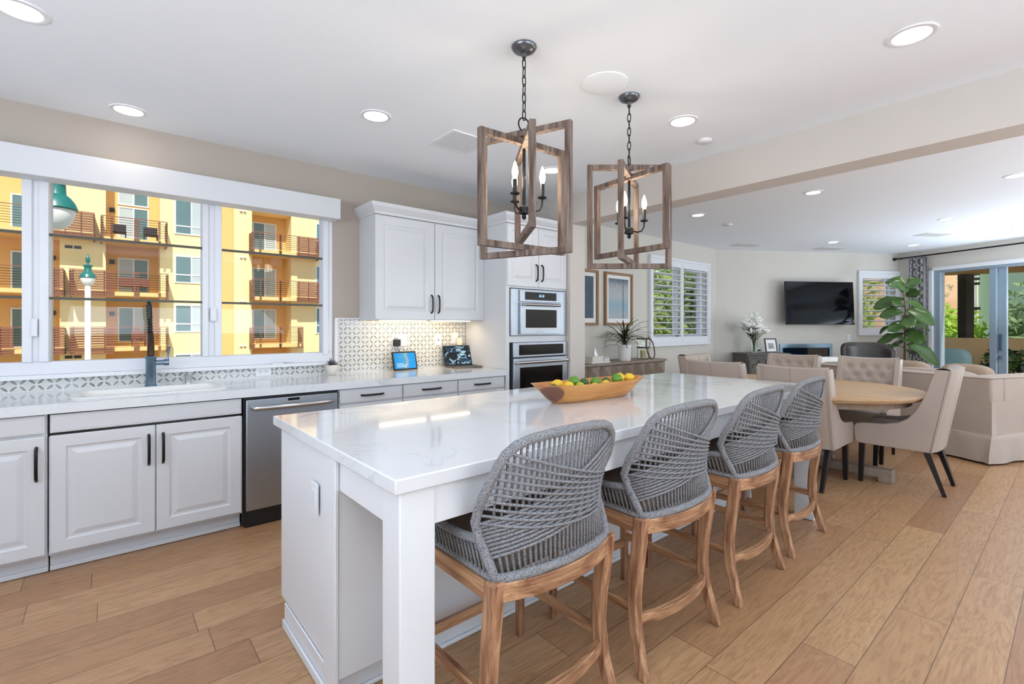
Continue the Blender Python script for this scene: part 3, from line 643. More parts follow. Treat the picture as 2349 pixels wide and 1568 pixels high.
# ------------------------------------------------------------------ lanterns
def lantern(cx,cy,ang,label,bulbs=3,ringz=2.31):
    t=thing('lantern_pendant',label,'pendant light',(cx,cy,0),math.radians(ang),'wooden lantern pendants over the island')
    for (a,wd,zb,zt) in ((0,.53,1.693,2.237),(-66,.50,1.666,2.284),(59,.56,1.752,2.222)):
        m=MB(); h=wd/2; k=.030; dp=.015
        m.M=Matrix.Rotation(math.radians(a),4,'Z')
        m.box(-h,-h+k,-dp,dp,zb,zt).box(h-k,h,-dp,dp,zb,zt).box(-h+k,h-k,-dp,dp,zb,zb+k).box(-h+k,h-k,-dp,dp,zt-k,zt)
        m.build('wood_frame',M_lant,t,bevel=.002)
    m=MB(); m.tube([(0,0,1.87),(0,0,2.29)],.008,8); m.lathe([(.004,1.845),(.012,1.855),(.010,1.868),(.026,1.875),(.026,1.905),(.012,1.915)],n=12); m.build('stem',M_bronze,t,smooth=True)
    m=MB(); m.tube([(.034*math.cos(2*PI*i/20),0,ringz+.034*math.sin(2*PI*i/20)) for i in range(20)],.004,6,closed=True); m.build('hanging_ring',M_bronze,t,smooth='all')
    m=MB(); z=ringz+.03; i=0
    while z<2.645:
        a=(i%2)*PI/2; lk=[]
        for j in range(12):
            th=2*PI*j/12; hx=.009*math.cos(th); hz=.021*math.sin(th)+(.006 if math.sin(th)>0 else -.006); lk.append((hx*math.cos(a),hx*math.sin(a),z+.018+hz))
        m.tube(lk,.0028,5,closed=True); z+=.042; i+=1
    m.build('chain',M_bronze,t,smooth='all')
    MB().lathe([(.062,CZ-.002),(.062,CZ-.008),(.052,CZ-.022),(.03,CZ-.032),(.012,CZ-.036),(.010,CZ-.055),(.004,CZ-.058)],n=28).build('canopy',M_pewter,t,smooth=True)
    for k in range(bulbs):
        a=2*PI*k/bulbs+math.radians(200-ang)
        d=(math.cos(a),math.sin(a)); P=lambda r,z:(d[0]*r,d[1]*r,z)
        m=MB(); m.tube([P(.02,1.89),P(.05,1.885),P(.075,1.892),P(.088,1.915),P(.09,1.945)],.005,6); m.lathe([(.006,0),(.022,.004),(.024,.01),(.012,.012)],(d[0]*.09,d[1]*.09,1.945),14)
        arm=m.build('candle_arm',M_bronze,t,smooth=True)
        MB().lathe([(.0105,0),(.0105,.065)],(d[0]*.09,d[1]*.09,1.955),12).build('candle_sleeve',M_dark,arm,smooth=True)
        MB().lathe([(.008,0),(.014,.02),(.0155,.035),(.011,.06),(.005,.078),(.001,.088)],(d[0]*.09,d[1]*.09,2.02),14).build('bulb',M_bulb,arm,smooth='all')
    lamp('POINT','lantern_light',(cx,cy,2.06),3.2,(1,.84,.62),shadow_soft_size=.05)
lantern(1.575,1.772,-3,'nearer brown wooden lantern pendant with crossed frames over the island')
lantern(2.398,1.752,26,'farther brown wooden lantern pendant, the one nearer the dining area')

# ------------------------------------------------------------------ ceiling fittings
def downlight(x,y,label,e=9,group='recessed ceiling lights',r=.078,warm=(1,.90,.80),spot=2.5):
    t=thing('recessed_light',label,'ceiling light',(x,y,CZ),group=group)
    MB().lathe([(r+.018,-.0005),(r+.017,-.005),(r,-.007),(r-.006,-.003)],n=32,caps=False).build('trim_ring',M_trim,t,smooth=True)
    MB().cyl((0,0,-.0045),r-.003,.003,32).build('lens',M_lens,t)
    if e: lamp('SPOT','ceiling_spot',(x,y,CZ-.012),e,warm,(0,0,-1),spot_size=math.radians(125),spot_blend=.9,shadow_soft_size=.07)
for a in ((-.28,2.98,'recessed ceiling light in the top left corner of the view, over the sink aisle'),(.119,3.92,'recessed ceiling light close to the wall above the kitchen window',5,'recessed ceiling lights',.078,(1,.80,.62)),
          (1.355,2.98,'recessed ceiling light over the aisle in front of the upper cabinet'),(3.01,3.02,'recessed ceiling light seen through the nearer wooden lantern'),
          (2.96,1.73,'recessed ceiling light right of the farther lantern, on the kitchen side of the header'),(2.909,.521,'recessed ceiling light in the top right of the view, on the kitchen ceiling')):
    downlight(*a)
for a in ((5.6,3.07,'recessed ceiling light beyond the header, leftmost over the dining table'),(5.558,1.785,'recessed ceiling light beyond the header above the middle of the dining table'),
          (8.23,1.13,'recessed living room ceiling light over the sofa, nearer of the two by the square vents'),(9.085,2.633,'recessed living room ceiling light in front of the television'),(10.46,1.856,'recessed living room ceiling light nearest the curtain corner'),
          (6.344,.39,'recessed ceiling light at the right edge of the view beyond the header'),(9.58,.557,'small recessed light at the far right of the living room ceiling')):
    downlight(*a,r=.07,e=12)
for x,y in ((-.28,.6),(1.36,.6),(-.28,-1.4),(2.9,-1.6),(6.3,-1.6)): lamp('SPOT','ceiling_spot',(x,y,CZ-.012),8,(1,.92,.84),(0,0,-1),spot_size=math.radians(125),spot_blend=.9,shadow_soft_size=.07)  # extra unseen beams without fittings, added only for fill light
o=MB().lathe([(.128,-.0005),(.127,-.006),(.118,-.008),(.0,-.008)],n=40).build('ceiling_speaker',M_ceil,smooth=True); o.location=(2.158,1.743,CZ); tag(o,'large flat white round speaker in the ceiling between the two lanterns','speaker')
t=thing('air_vent','white square slatted air vent in the kitchen ceiling behind the nearer lantern','vent',(2.03,3.0,CZ))
m=MB(); m.box(-.17,.17,-.17,-.15,-.008,0).box(-.17,.17,.15,.17,-.008,0).box(-.17,-.15,-.15,.15,-.008,0).box(.15,.17,-.15,.15,-.008,0); m.build('frame',M_trim,t)
MB().box(-.15,.15,-.15,.15,-.002,0).build('backing',paint('vent_dark',(150,150,152),.8,.02),t)
m=MB()
for i in range(9): m.bar((-.15,-.13+.0325*i,-.006),(.15,-.13+.0325*i,-.006),.022,.003)
m.build('slats',M_trim,t)
def smoke(x,y,label): o=MB().lathe([(.05,-.0005),(.05,-.012),(.042,-.020),(.0,-.022)],n=24).build('smoke_detector',M_trim,smooth=True); o.location=(x,y,CZ); tag(o,label,'smoke detector')
smoke(3.384,1.8,'small round white detector on the kitchen ceiling near the header')
smoke(6.418,3.08,'small round white detector on the dining room ceiling')
for x,y,l in ((8.3,3.68,'flat white ceiling register above the window corner, leftmost in the living room'),(9.79,2.91,'flat white ceiling register above the television'),(9.49,1.45,'flat white ceiling register over the living room seating')):
    o=MB().box(-.22,.22,-.12,.12,-.006,-.0005).build('ceiling_register',paint('register_white',(214,214,212),.6,.01) if 'register_white' not in bpy.data.materials else bpy.data.materials['register_white'],bevel=.002); o.location=(x,y,CZ); o.rotation_euler.z=A3; tag(o,l,'vent')

# ------------------------------------------------------------------ dining wall
def picture(x0,x1,z0,z1,label,art):
    t=thing('framed_print',label,'picture',(x0,4.25,z0),group='oak framed prints over the sideboard'); W=x1-x0;H=z1-z0;k=.035
    m=MB(); m.box(0,k,-.035,-.001,0,H).box(W-k,W,-.035,-.001,0,H).box(k,W-k,-.035,-.001,0,k).box(k,W-k,-.035,-.001,H-k,H); m.build('frame',M_frame,t,bevel=.003)
    MB().box(k,W-k,-.012,-.004,k,H-k).build('mat_board',paint('mat_board',(236,234,230),.8,.01) if 'mat_board' not in bpy.data.materials else bpy.data.materials['mat_board'],t)
    MB().box(k+.055,W-k-.055,-.014,-.011,k+.06,H-k-.05).build('print',art,t)
a1=NT('navy_print'); n=a1.noise(a1.tc.outputs['Object'],14,5,.7); A1=a1.fin(a1.mix(n,s2l((40,56,76)),s2l((84,100,118))),.6)
a2=NT('blue_wash_print'); g=a2.n('ShaderNodeSeparateXYZ'); a2.set(g.inputs[0],a2.tc.outputs['Generated']); n=a2.noise(a2.mapv(a2.tc.outputs['Generated'],(5,1,9)),2.2,6,.75)
f=a2.math('ADD',a2.math('MULTIPLY',g.outputs[2],.75),a2.math('MULTIPLY',a2.math('SUBTRACT',n,.5),.55))
c=a2.ramp(f,[(.05,s2l((170,176,180))),(.25,s2l((138,172,184))),(.42,s2l((176,182,186))),(.60,s2l((170,172,174))),(.72,s2l((96,112,124))),(.85,s2l((70,88,104)))])
st_=a2.math('LESS_THAN',a2.math('ABSOLUTE',a2.math('SUBTRACT',g.outputs[0],a2.math('MULTIPLY_ADD',n,.1,.68))),.035)
A2=a2.fin(a2.mix(a2.math('MULTIPLY',st_,.6),c,s2l((70,84,96))),.6)
picture(4.48,5.10,1.335,2.075,'oak framed dark navy print, partly hidden behind the wall end',A1)
picture(5.24,5.865,1.335,2.075,'oak framed pale blue and grey print left of the shuttered window',A2)
# sideboard with faceted fronts
t=thing('faceted_sideboard','taupe wooden sideboard with faceted triangle fronts under the framed prints','sideboard',(4.2,3.83,0)); L=1.92
MB().box(0,L,.03,.40,.08,.835).build('body',M_greywood,t)
MB().box(-.01,L+.01,0,.41,.832,.862).build('top',M_greywood,t,bevel=.003)
for kx in range(4):
    m=MB()
    for jx in range(2):
        for iz in range(4):
            x0=.01+kx*.476+jx*.235; x1=x0+.233; z0=.10+iz*.182; z1=z0+.180
            a,b,c_,d=(x0,.03,z0),(x1,.03,z0),(x1,.03,z1),(x0,.03,z1); p=(x0+.03,-.022,z1-.02)
            m.add([a,b,c_,d,p],[(0,1,4),(1,2,4),(2,3,4),(3,0,4)])
    m.build('door',M_greywood,t)
m=MB()
for x in (.05,L-.1): m.box(x,x+.05,.05,.1,0,.08).box(x,x+.05,.33,.38,0,.08)
m.build('feet',M_greywood,t)
# things on the sideboard
from math import cos,sin
t=thing('tissue_box','off-white tissue box with a raised tissue, left on the sideboard','tissue box',(4.72,3.97,.862))
MB().box(-.11,.11,-.06,.06,.02,.085).build('box',paint('offwhite_box',(222,214,204),.7,.02),t,bevel=.006)
MB().box(-.16,.20,-.09,.09,0,.02).build('tray',M_ceramic,t,bevel=.004)
m=MB(); m.rings([[(-.03+.02,-.01,.085),(.03+.02,-.01,.085),(.035+.02,.012,.085),(-.03+.02,.012,.085)],[(-.03,-.012,.13),(.035,-.004,.13),(.05,.015,.13),(-.02,.02,.13)],[(0,-.004,.19),(.012,-.002,.19),(.014,.004,.19),(0,.006,.19)]]); m.build('tissue',M_ceramic,t,smooth=True)
for i,x in enumerate((4.83,4.865,4.90)):
    o=MB().lathe([(.012,0),(.013,.035),(.006,.05),(.007,.06),(0,.062)],n=12).build('small_figurine',[M_ceramic],smooth=True); o.location=(x,3.90,.884+.0); tag(o,'tiny white and black figurine in a row beside the tissue box','figurine','tiny figurines beside the tissue box')
    m=MB(); m.ball((0,-.008,.04),.0065,n=8,m=6); m.build('face',M_dark,o,smooth=True)
t=thing('spiky_potted_plant','dark spiky dracaena in a white pot on the sideboard','plant',(5.32,3.96,.862))
MB().lathe([(.075,0),(.08,.01),(.082,.02),(.086,.18),(.092,.185),(.092,.215),(.085,.215),(.082,.19),(.0,.19)],n=28).build('pot',M_ceramic,t,smooth=True)
m=MB(); R_=random.Random(3)
for k in range(75):
    a=R_.uniform(0,2*PI); e=R_.uniform(.2,1.5); L_=R_.uniform(.25,.46); z0=.19+R_.uniform(0,.16); d=V((cos(a),sin(a),0)); s_=V((-d.y,d.x,0)); R=[]
    for i in range(7):
        u=i/6; r_=L_*u*cos(e*.7)*1.05; zz=z0+L_*u*sin(e)-.30*(u**2)*L_*1.5; zz=max(zz,.03); ww=.011*(1-u)**.6*(1 if i else .6)+.0005
        p=V((0,0,zz))+d*r_; R.append([p-s_*ww,p+V((0,0,.003)),p+s_*ww,p-V((0,0,.001))])
    if max(p_[1] for r in R for p_ in r)>.24:
        R=[[V((q.x,min(q.y,.235),q.z)) for q in r] for r in R]
    m.rings(R)
m.build('leaves',M_spiky,t); MB().tube([(0,0,.18),(0,0,.32)],.018,8).build('stem',M_bark,t)
t=thing('candle_lantern','glass and rope hurricane candle holder beside the spiky plant','candle holder',(5.80,4.0,.8625))
MB().lathe([(.075,.005),(.085,.02),(.085,.28),(.083,.28),(.083,.02),(.0,.015)],n=24).build('glass',M_clear,t,smooth=True)
m=MB(); m.lathe([(.088,.155),(.09,.155),(.09,.175),(.088,.175)],n=24,caps=False).lathe([(.088,.275),(.09,.275),(.09,.295),(.088,.295)],n=24,caps=False); m.build('bands',paint('brown_band',(84,64,50),.6,.1),t)
MB().lathe([(.04,.015),(.04,.13),(.0,.13)],n=20).build('candle',paint('wax',(226,200,140),.5,.03),t,smooth=True)
m=MB(); m.tube([(.09*cos(x)+.05*(1-sin(x)),-.085,.15+.15*sin(x)) for x in [i*2*PI/22 for i in range(22)]],.008,6,closed=True); m.build('rope_handle',M_bark,t,smooth='all')
# plantation shutters
def shutters(origin,ang,W,z0,z1,panels,label,depth=.05):
    t=thing('plantation_shutter',label,'shutter',(*origin,0),ang)
    m=MB(); k=.045
    m.box(0,k,-depth,-.001,z0,z1).box(W-k,W,-depth,-.001,z0,z1).box(k,W-k,-depth,-.001,z1-k,z1).box(k,W-k,-depth,-.001,z0,z0+k); m.build('outer_frame',M_trim,t,bevel=.003)
    pw=(W-2*k)/panels; fr=.04; top=.10
    for i in range(panels):
        a=k+i*pw; b=a+pw
        m=MB(); m.box(a+.002,a+fr,-.04,-.012,z0+k,z1-k).box(b-fr,b-.002,-.04,-.012,z0+k,z1-k).box(a+fr,b-fr,-.04,-.012,z1-k-top,z1-k).box(a+fr,b-fr,-.04,-.012,z0+k,z0+k+top)
        pn=m.build('shutter_panel',M_trim,t,bevel=.002)
        m=MB(); zs=z0+k+top+.03; ze=z1-k-top-.03; n=max(6,round((ze-zs)/.095)); 
        for j in range(n+1):
            z=zs+(ze-zs)*j/n; m.bar((a+fr,-.026,z),(b-fr,-.026,z),.078,.010,up=(0,.16,1))
        m.build('louvers',M_trim,pn)
        MB().box((a+b)/2+.08,(a+b)/2+.09,-.075,-.068,zs-.02,ze+.02).build('tilt_rod',M_trim,pn)
shutters((6.29,4.25),0,1.80,1.01,2.41,2,'white two-panel plantation shutter on the dining room window')
shutters((P0[0]+2.861*.85,P0[1]-2.861*.527),A3,.884,1.15,2.365,1,'white plantation shutter right of the television')
wn=thing('window_2',None,None,kind='structure'); m=MB(); m.box(7.17,7.22,4.3,4.38,1.12,2.3).box(6.40,6.45,4.3,4.38,1.12,2.3).box(7.94,7.99,4.3,4.38,1.12,2.3).box(6.45,7.94,4.3,4.38,1.12,1.17).box(6.45,7.94,4.3,4.38,2.25,2.3); m.build('window_frame',M_vinyl,wn); MB().box(6.45,7.17,4.33,4.336,1.17,2.25).box(7.22,7.94,4.33,4.336,1.17,2.25).build('pane',M_glass,wn)
wn=thing('window_3',None,None,kind='structure'); wn.location=(*P0,0); wn.rotation_euler.z=A3; m=MB(); m.box(2.95,3.0,.08,.14,1.22,2.29).box(3.61,3.66,.08,.14,1.22,2.29).box(3.0,3.61,.08,.14,1.22,1.27).box(3.0,3.61,.08,.14,2.24,2.29); m.build('window_frame',M_vinyl,wn); MB().box(3.0,3.61,.1,.106,1.27,2.24).build('pane',M_glass,wn)

# ------------------------------------------------------------------ television wall (local frame: x along wall, -y into room)
def onwall(t): t.location=(*P0,0); t.rotation_euler.z=A3; return t
def WP(T,off): return (P0[0]+T*.85-off*.527,P0[1]-T*.527-off*.85)
t=thing('television','large flat black television on the wall above the fireplace','television',(*WP(1.90,.22),1.74),A3+math.radians(2)); t.rotation_euler=(math.radians(-3),0,A3)
MB().box(-.685,.685,0,.035,-.39,.39).build('housing',M_dark,t,bevel=.004)
MB().box(-.675,.675,-.003,.001,-.38,.38).build('screen',paint('tv_screen',(6,8,14),.08,.05,Specular_IOR_Level=.2),t)
MB().box(-.12,.12,.035,.21,-.1,.1).build('wall_mount',M_dark,t)
t=thing('fireplace_insert','wide linear fireplace insert with steel surround and dark glass under the television','fireplace',(*WP(0,0),0),A3)
m=MB(); a,b,zb,zt=1.25,2.325,.42,1.0; k=.06; m.box(a,b,-.02,-.001,zt-.075,zt).box(a,b,-.02,-.001,zb,zb+k).box(a,a+k,-.02,-.001,zb+k,zt-.075).box(b-k,b,-.02,-.001,zb+k,zt-.075); m.build('surround',steel('fireplace_steel',(120,138,152),.35),t,bevel=.002)
MB().box(a+k,b-k,-.008,-.002,zb+k,zt-.075).build('glass',paint('fire_glass',(14,26,38),.05,.1),t)
sw=outlet('light_switch','white light switch plate between the television and the shuttered window',(*WP(2.68,0),1.11),.075,.12,'rocker',rz=A3,cat='switch')
# console cabinet with mirrored fretwork
t=thing('console_cabinet','grey-brown console cabinet with mirrored fretwork doors left of the fireplace','cabinet',(*WP(.26,.52),0),A3); W,H=.80,.86
MB().box(0,W,0.012,.42,.08,H-.03).build('body',M_darkwood,t); MB().box(-.01,W+.01,-.01,.43,H-.03,H).build('top',M_darkwood,t,bevel=.003)
m=MB()
for x in (.0,W-.04): m.box(x,x+.04,.0,.04,0,.08).box(x,x+.04,.38,.42,0,.08)
m.build('feet',M_darkwood,t)
M_mirror=paint('mirror',(225,228,228),.05,.01,metal=1.0)
for i in range(2):
    a=.02+i*.385; b=a+.375; z0,z1=.12,H-.06
    m=MB(); k=.05; m.box(a,a+k,0,.012,z0,z1).box(b-k,b,0,.012,z0,z1).box(a+k,b-k,0,.012,z0,z0+k).box(a+k,b-k,0,.012,z1-k,z1)
    cx=(a+b)/2
    for q in (0,1,2):
        cz=z0+k+.1+q*.2
        m.box(a+k+.03,cx-.05,.002,.010,cz-.005,cz+.005).box(cx+.05,b-k-.03,.002,.010,cz-.005,cz+.005).box(a+k+.03,a+k+.04,.002,.01,cz-.06,cz).box(b-k-.04,b-k-.03,.002,.01,cz-.06,cz)
    for sgn in (1,-1): m.tube([(cx+sgn*.035*sin(3*PI*j/24),.004,z0+k+(z1-z0-2*k)*j/24) for j in range(25)],.006,5)
    d=m.build('door',M_darkwood,t); MB().box(a+k,b-k,.010,.0125,z0+k,z1-k).build('mirror',M_mirror,d)
# vase of flowers
vx,vy=WP(.50,.35)
t=thing('flower_vase','clear glass vase of white lisianthus flowers on the console','vase of flowers',(vx,vy,.86))
MB().lathe([(.045,0),(.05,.01),(.05,.15),(.07,.24),(.068,.24),(.047,.15),(.046,.02),(0,.015)],n=24).build('vase',M_clear,t,smooth=True)
m=MB();f=MB();lf=MB(); R_=random.Random(5)
for k in range(42):
    a=R_.uniform(0,2*PI); rr=R_.uniform(.02,.22); zz=.34+R_.uniform(.0,.34)*(1-.5*rr/.22)+.03; p=V((rr*cos(a),rr*sin(a),zz)); m.tube([(.02*cos(a+2),.02*sin(a+2),.03),(.03*cos(a),.03*sin(a),.22),p],.0028,5)
    s_=R_.uniform(.034,.052)
    if k%4==3: f.ball(p,s_*.45,s_*.45,s_,8,6)
    else:
        f.ball(p,s_*.8,s_*.8,s_*.75,10,7)
        for q in range(6):
            b=2*PI*q/6; f.ball(p+V((cos(b)*s_*.75,sin(b)*s_*.75,.2*s_)),s_*.55,s_*.55,s_*.35,7,5)
for k in range(40):
    a=R_.uniform(0,2*PI); z0=R_.uniform(.2,.42); rr=R_.uniform(.08,.17); d=V((cos(a),sin(a),0)); s2=V((-d.y,d.x,0)); p=V((0,0,z0)); q=p+d*rr+V((0,0,rr*.5))
    lf.add([p,p.lerp(q,.5)+s2*.014+V((0,0,.01)),q,p.lerp(q,.5)-s2*.014],[(0,1,2,3)])
m.build('stems',leafmat('stem_green',(60,84,46),(90,112,66)),t,smooth=True); f.build('blossoms',paint('white_petal',(250,250,244),.7,.02),t,smooth='all'); lf.build('leaves',M_spiky,t)
t=thing('photo_frame','black-framed small black and white photo on the console','photo frame',(*WP(.84,.36),.8645),A3); t.rotation_euler=(math.radians(-10),0,A3+.12)
m=MB(); W,H,k=.25,.25,.02; m.box(-W/2,-W/2+k,0,.015,0,H).box(W/2-k,W/2,0,.015,0,H).box(-W/2+k,W/2-k,0,.015,0,k).box(-W/2+k,W/2-k,0,.015,H-k,H); m.build('frame',M_espresso,t)
MB().box(-W/2+k,W/2-k,.006,.012,k,H-k).build('mat_board',bpy.data.materials['mat_board'],t)
pn=NT('mono_photo'); nn=pn.noise(pn.tc.outputs['Generated'],4,4,.6); MB().box(-.06,.06,.004,.007,.065,.165).build('photo',pn.fin(pn.ramp(nn,[(.4,(.02,.02,.02)),(.6,(.5,.5,.5))]),.4),t)
MB().prism([(.0149,.1),(.02,.12),(.085,.01),(.075,.0)],-.02,.02,'x').build('easel_back',M_espresso,t)
t=thing('cube_clock','small white cube clock beside the black photo frame','clock',(*WP(.66,.26),.862),A3)
MB().box(-.05,.05,0,.04,0,.09).build('case',M_ceramic,t,bevel=.004); MB().box(-.03,.03,-.002,.002,.02,.05).build('display',M_dark,t)
# ------------------------------------------------------------------ sliding door wall
def SP(s_,o_): return (P1[0]-.41*s_+.912*o_,P1[1]-.912*s_-.41*o_)
dr=thing('door_1',None,None,(*P1,0),A4,kind='structure')
M_alu=paint('blue_grey_aluminium',(150,168,182),.4,.04,metal=.3)
m=MB(); m.box(.53,.60,-.015,.16,0,2.37).box(.53,4.2,-.015,.16,2.31,2.37); m.build('door_casing',M_trim,dr,bevel=.003)
m=MB(); m.box(.60,.70,.02,.14,0,2.31).box(.70,4.2,.02,.14,2.27,2.31).box(.70,4.2,.02,.14,0,.05); m.build('door_frame',M_alu,dr,bevel=.003)
m=MB(); m.box(1.40,1.49,.04,.08,.05,2.27).box(1.49,1.60,.085,.125,.05,2.27).box(4.1,4.2,.04,.08,.05,2.27); m.build('door_stile',M_alu,dr,bevel=.003)
m=MB(); m.box(1.51,1.545,.06,.085,.93,1.2).box(1.515,1.54,.05,.085,.80,.85); m.build('door_handle',paint('handle_blue',(60,88,110),.4,.1),dr,bevel=.003)
MB().box(.70,1.42,.058,.064,.05,2.27).build('pane',M_glass,dr); MB().box(1.58,4.1,.10,.106,.05,2.27).build('pane',M_glass,dr)
t=thing('curtain_rod','long dark metal curtain rod above the sliding glass door','curtain rod',(*P1,0),A4)
m=MB(); m.tube([(.03,-.10,2.592),(4.4,-.10,2.592)],.013,10); m.build('rod',M_bronze,t,smooth=True)
m=MB(); m.ball((.015,-.10,2.592),.03,n=14,m=8); m.build('finial',M_bronze,t,smooth='all')
m=MB(); m.bar((.08,-.10,2.592),(.08,0,2.592),.015,.015).bar((1.9,-.10,2.592),(1.9,0,2.592),.015,.015); m.build('bracket',M_bronze,t)
cm=NT('trellis_curtain'); gg=cm.n('ShaderNodeSeparateXYZ'); cm.set(gg.inputs[0],cm.tc.outputs['UV']); 
xx,zz=gg.outputs[0],gg.outputs[1]
s1=cm.math('ABSOLUTE',cm.math('SUBTRACT',cm.math('FRACT',cm.math('ADD',xx,cm.math('MULTIPLY',cm.math('SINE',cm.math('MULTIPLY',zz,2*PI)),.25))),.5))
s2=cm.math('ABSOLUTE',cm.math('SUBTRACT',cm.math('FRACT',cm.math('SUBTRACT',xx,cm.math('MULTIPLY',cm.math('SINE',cm.math('MULTIPLY',zz,2*PI)),.25))),.5))
ln=cm.math('LESS_THAN',cm.math('MINIMUM',s1,s2),.055)
MC=cm.fin(cm.mix(ln,s2l((128,126,130)),s2l((226,226,226))),.8)
def curtain():
    m=MB(); nu,nv=64,10; s0,s1=.27,.57
    vs=[];fs=[];uv=[]
    for i in range(nu+1):
        u=i/nu
        for j in range(nv+1):
            v=j/nv; amp=.035*(1-.3*v); off=-.10+amp*sin(u*2*PI*5.5)+.006*sin(v*9+u*20)
            vs.append((s0+(s1-s0)*u+.01*sin(u*2*PI*11),off,.02+2.55*v)); uv.append((u*4.5,v*9))
    for i in range(nu):
        for j in range(nv): fs.append((i*(nv+1)+j,(i+1)*(nv+1)+j,(i+1)*(nv+1)+j+1,i*(nv+1)+j+1))
    m.add(vs,fs); o=m.build('curtain',MC,smooth='all',recalc=False); o.location=(*P1,0); o.rotation_euler.z=A4
    ul=o.data.uv_layers.new(name='UVMap')
    for l in o.data.loops: ul.data[l.index].uv=uv[l.vertex_index]
    md=o.modifiers.new('s','SOLIDIFY'); md.thickness=.003
    tag(o,'grey and white trellis patterned curtain drawn left of the sliding door','curtain')
curtain()
# ------------------------------------------------------------------ dining table
t=thing('dining_table','oval pale oak pedestal dining table beyond the island','dining table',(5.09,1.88,0))
def stad(r,h,n=20): return [(r*cos(a),h+r*sin(a)) for a in [PI*i/n for i in range(n+1)]]+[(r*cos(a),-h+r*sin(a)) for a in [PI+PI*i/n for i in range(n+1)]]
def strings(rs,h=.24): return [[(a,b,z) for a,b in stad(r,h)] for r,z in rs]
MB().rings(strings([(.80,.715),(.815,.725),(.815,.738),(.835,.742),(.835,.752),(.825,.76)])).build('tabletop',M_tabletop,t,smooth=True)
MB().rings(strings([(.70,.655),(.72,.66),(.73,.715)])).build('apron',M_greywood,t,smooth=True)
m=MB(); 
for y in (-.22,.22): m.lathe([(.10,.10),(.11,.14),(.07,.2),(.06,.35),(.09,.45),(.095,.55),(.07,.6),(.10,.655)],(0,y,0),20)
m.bar((0,-.85,.07),(0,.85,.07),.11,.07); m.bar((-.45,-.22,.07),(.45,-.22,.07),.10,.07).bar((-.45,.22,.07),(.45,.22,.07),.10,.07).box(-.5,-.42,-.28,-.16,0,.05).box(.42,.5,-.28,-.16,0,.05).box(-.5,-.42,.16,.28,0,.05).box(.42,.5,.16,.28,0,.05).box(-.06,.06,-.85,-.75,0,.05).box(-.06,.06,.75,.85,0,.05)
m.build('pedestal',M_greywood,t,bevel=.006)
t=thing('succulent_centerpiece','low planter of green succulent rosettes on the dining table','centrepiece',(5.22,1.88,.76))
MB().lathe([(.12,0),(.15,.01),(.17,.05),(.16,.055),(.1,.05)],n=28).build('planter',M_greywood,t,smooth=True)
m=MB()
for x,y,r,h in ((-.12,.06,.11,.09),(.0,-.04,.12,.11),(.12,.05,.10,.08),(.02,.12,.09,.08),(-.06,-.14,.10,.09),(.13,-.10,.09,.07),(0,-.2,.08,.05)): rosette(m,(x,y,.05),r,h,9,3,.30,.8)
m.build('rosettes',M_succ,t)
# dining chairs
def make_chair(loc,rz,label,mat=M_leather):
    t=thing('dining_chair',label,'dining chair',loc,rz,'upholstered chairs around the oval table')
    prof=[(-.214,.335),(.27,.335),(.295,.36),(.30,.47),(.285,.50),(.24,.512),(.10,.520),(.0,.545),(-.06,.585),(-.11,.655),(-.155,.75),(-.19,.85),(-.215,.94),(-.235,.985),(-.322,.985),(-.332,.975),(-.31,.85),(-.276,.66),(-.246,.50),(-.226,.40)]
    for s_ in (-1,1):
        R=[]
        x0,x1=(s_*.225,s_*.275)
        m=MB(); m.prism([(a,b) for a,b in prof],x0,x1,'x'); m.build('side_panel',mat,t,bevel=.014,seg=3)
    def yb(z): return -.205-(z-.42)*.18
    btn=[]
    for r_,zz in enumerate((.62,.71,.80,.89)):
        n=4 if r_%2 else 3
        for k in range(n): btn.append(((k-(n-1)/2)*.115,zz))
    def inner(u,v):
        x=-.262+.524*u; z=.46+.53*v; z=z-.012*(1-(2*u-1)**2)*v; y=yb(z)+.07-.020*(1-(2*u-1)**2)
        d=0
        for bx,bz in btn: d+=.016*math.exp(-((x-bx)**2+(z-bz)**2)/.0009)
        return (x,y-d+.004,z)
    def outer(u,v):
        x=-.272+.544*u; z=.34+.65*v; z=z-.012*(1-(2*u-1)**2)*v; return (x,yb(z)-.030-.024*(1-(2*u-1)**2)*(1-.3*v)+.018*abs(2*u-1)**12,z)
    m=MB(); m.grid(inner,44,46); m.grid(outer,12,10)
    m.grid(lambda u,v:tuple(V(inner(u,1)).lerp(V(outer(u,1)),v)+V((0,0,.010*sin(PI*v)))),20,4); o=m.build('backrest',mat,t,smooth='all',recalc=False)
    m=MB()
    for bx,bz in btn:
        m.ball((bx,yb(bz)+.07-.020*(1-(bx/.232)**2)-.009,bz),.009,.006,.009,8,6)
    m.build('tufting_buttons',mat,t,smooth='all')
    m=MB(); m.tube([(0,outer(.5,k/8)[1]+.001,outer(.5,k/8)[2]) for k in range(9)],.0022,5)
    for s_ in (-1,1): m.tube([(s_*.2735,outer(0,k/8)[1]+.004,outer(0,k/8)[2]) for k in range(9)],.0032,5)
    m.build('seam_welt',M_nail,t,smooth='all')
    m=MB(); R=[]
    for z,k in ((.34,.98),(.40,1),(.46,1),(.485,.96),(.492,.88)): R.append([(a*k,b*k+.03*(1-k),z) for a,b in rrect(-.226,.226,-.16,.285,.05)])
    m.rings(R); m.build('seat',mat,t,smooth=True)
    for s_ in (-1,1):
        m=MB(); m.bar((s_*.225,-.165,.345),(s_*.205,-.275,.0),.042,.042,.026,.026); m.build('leg',M_espresso,t,bevel=.003)
        m=MB(); m.bar((s_*.225,.25,.345),(s_*.222,.265,.0),.044,.044,.030,.030); m.build('leg',M_espresso,t,bevel=.003)
    return t
ch=make_chair((5.17,.965,0),0,'greige leather chair at the right end of the table, seen from its side')
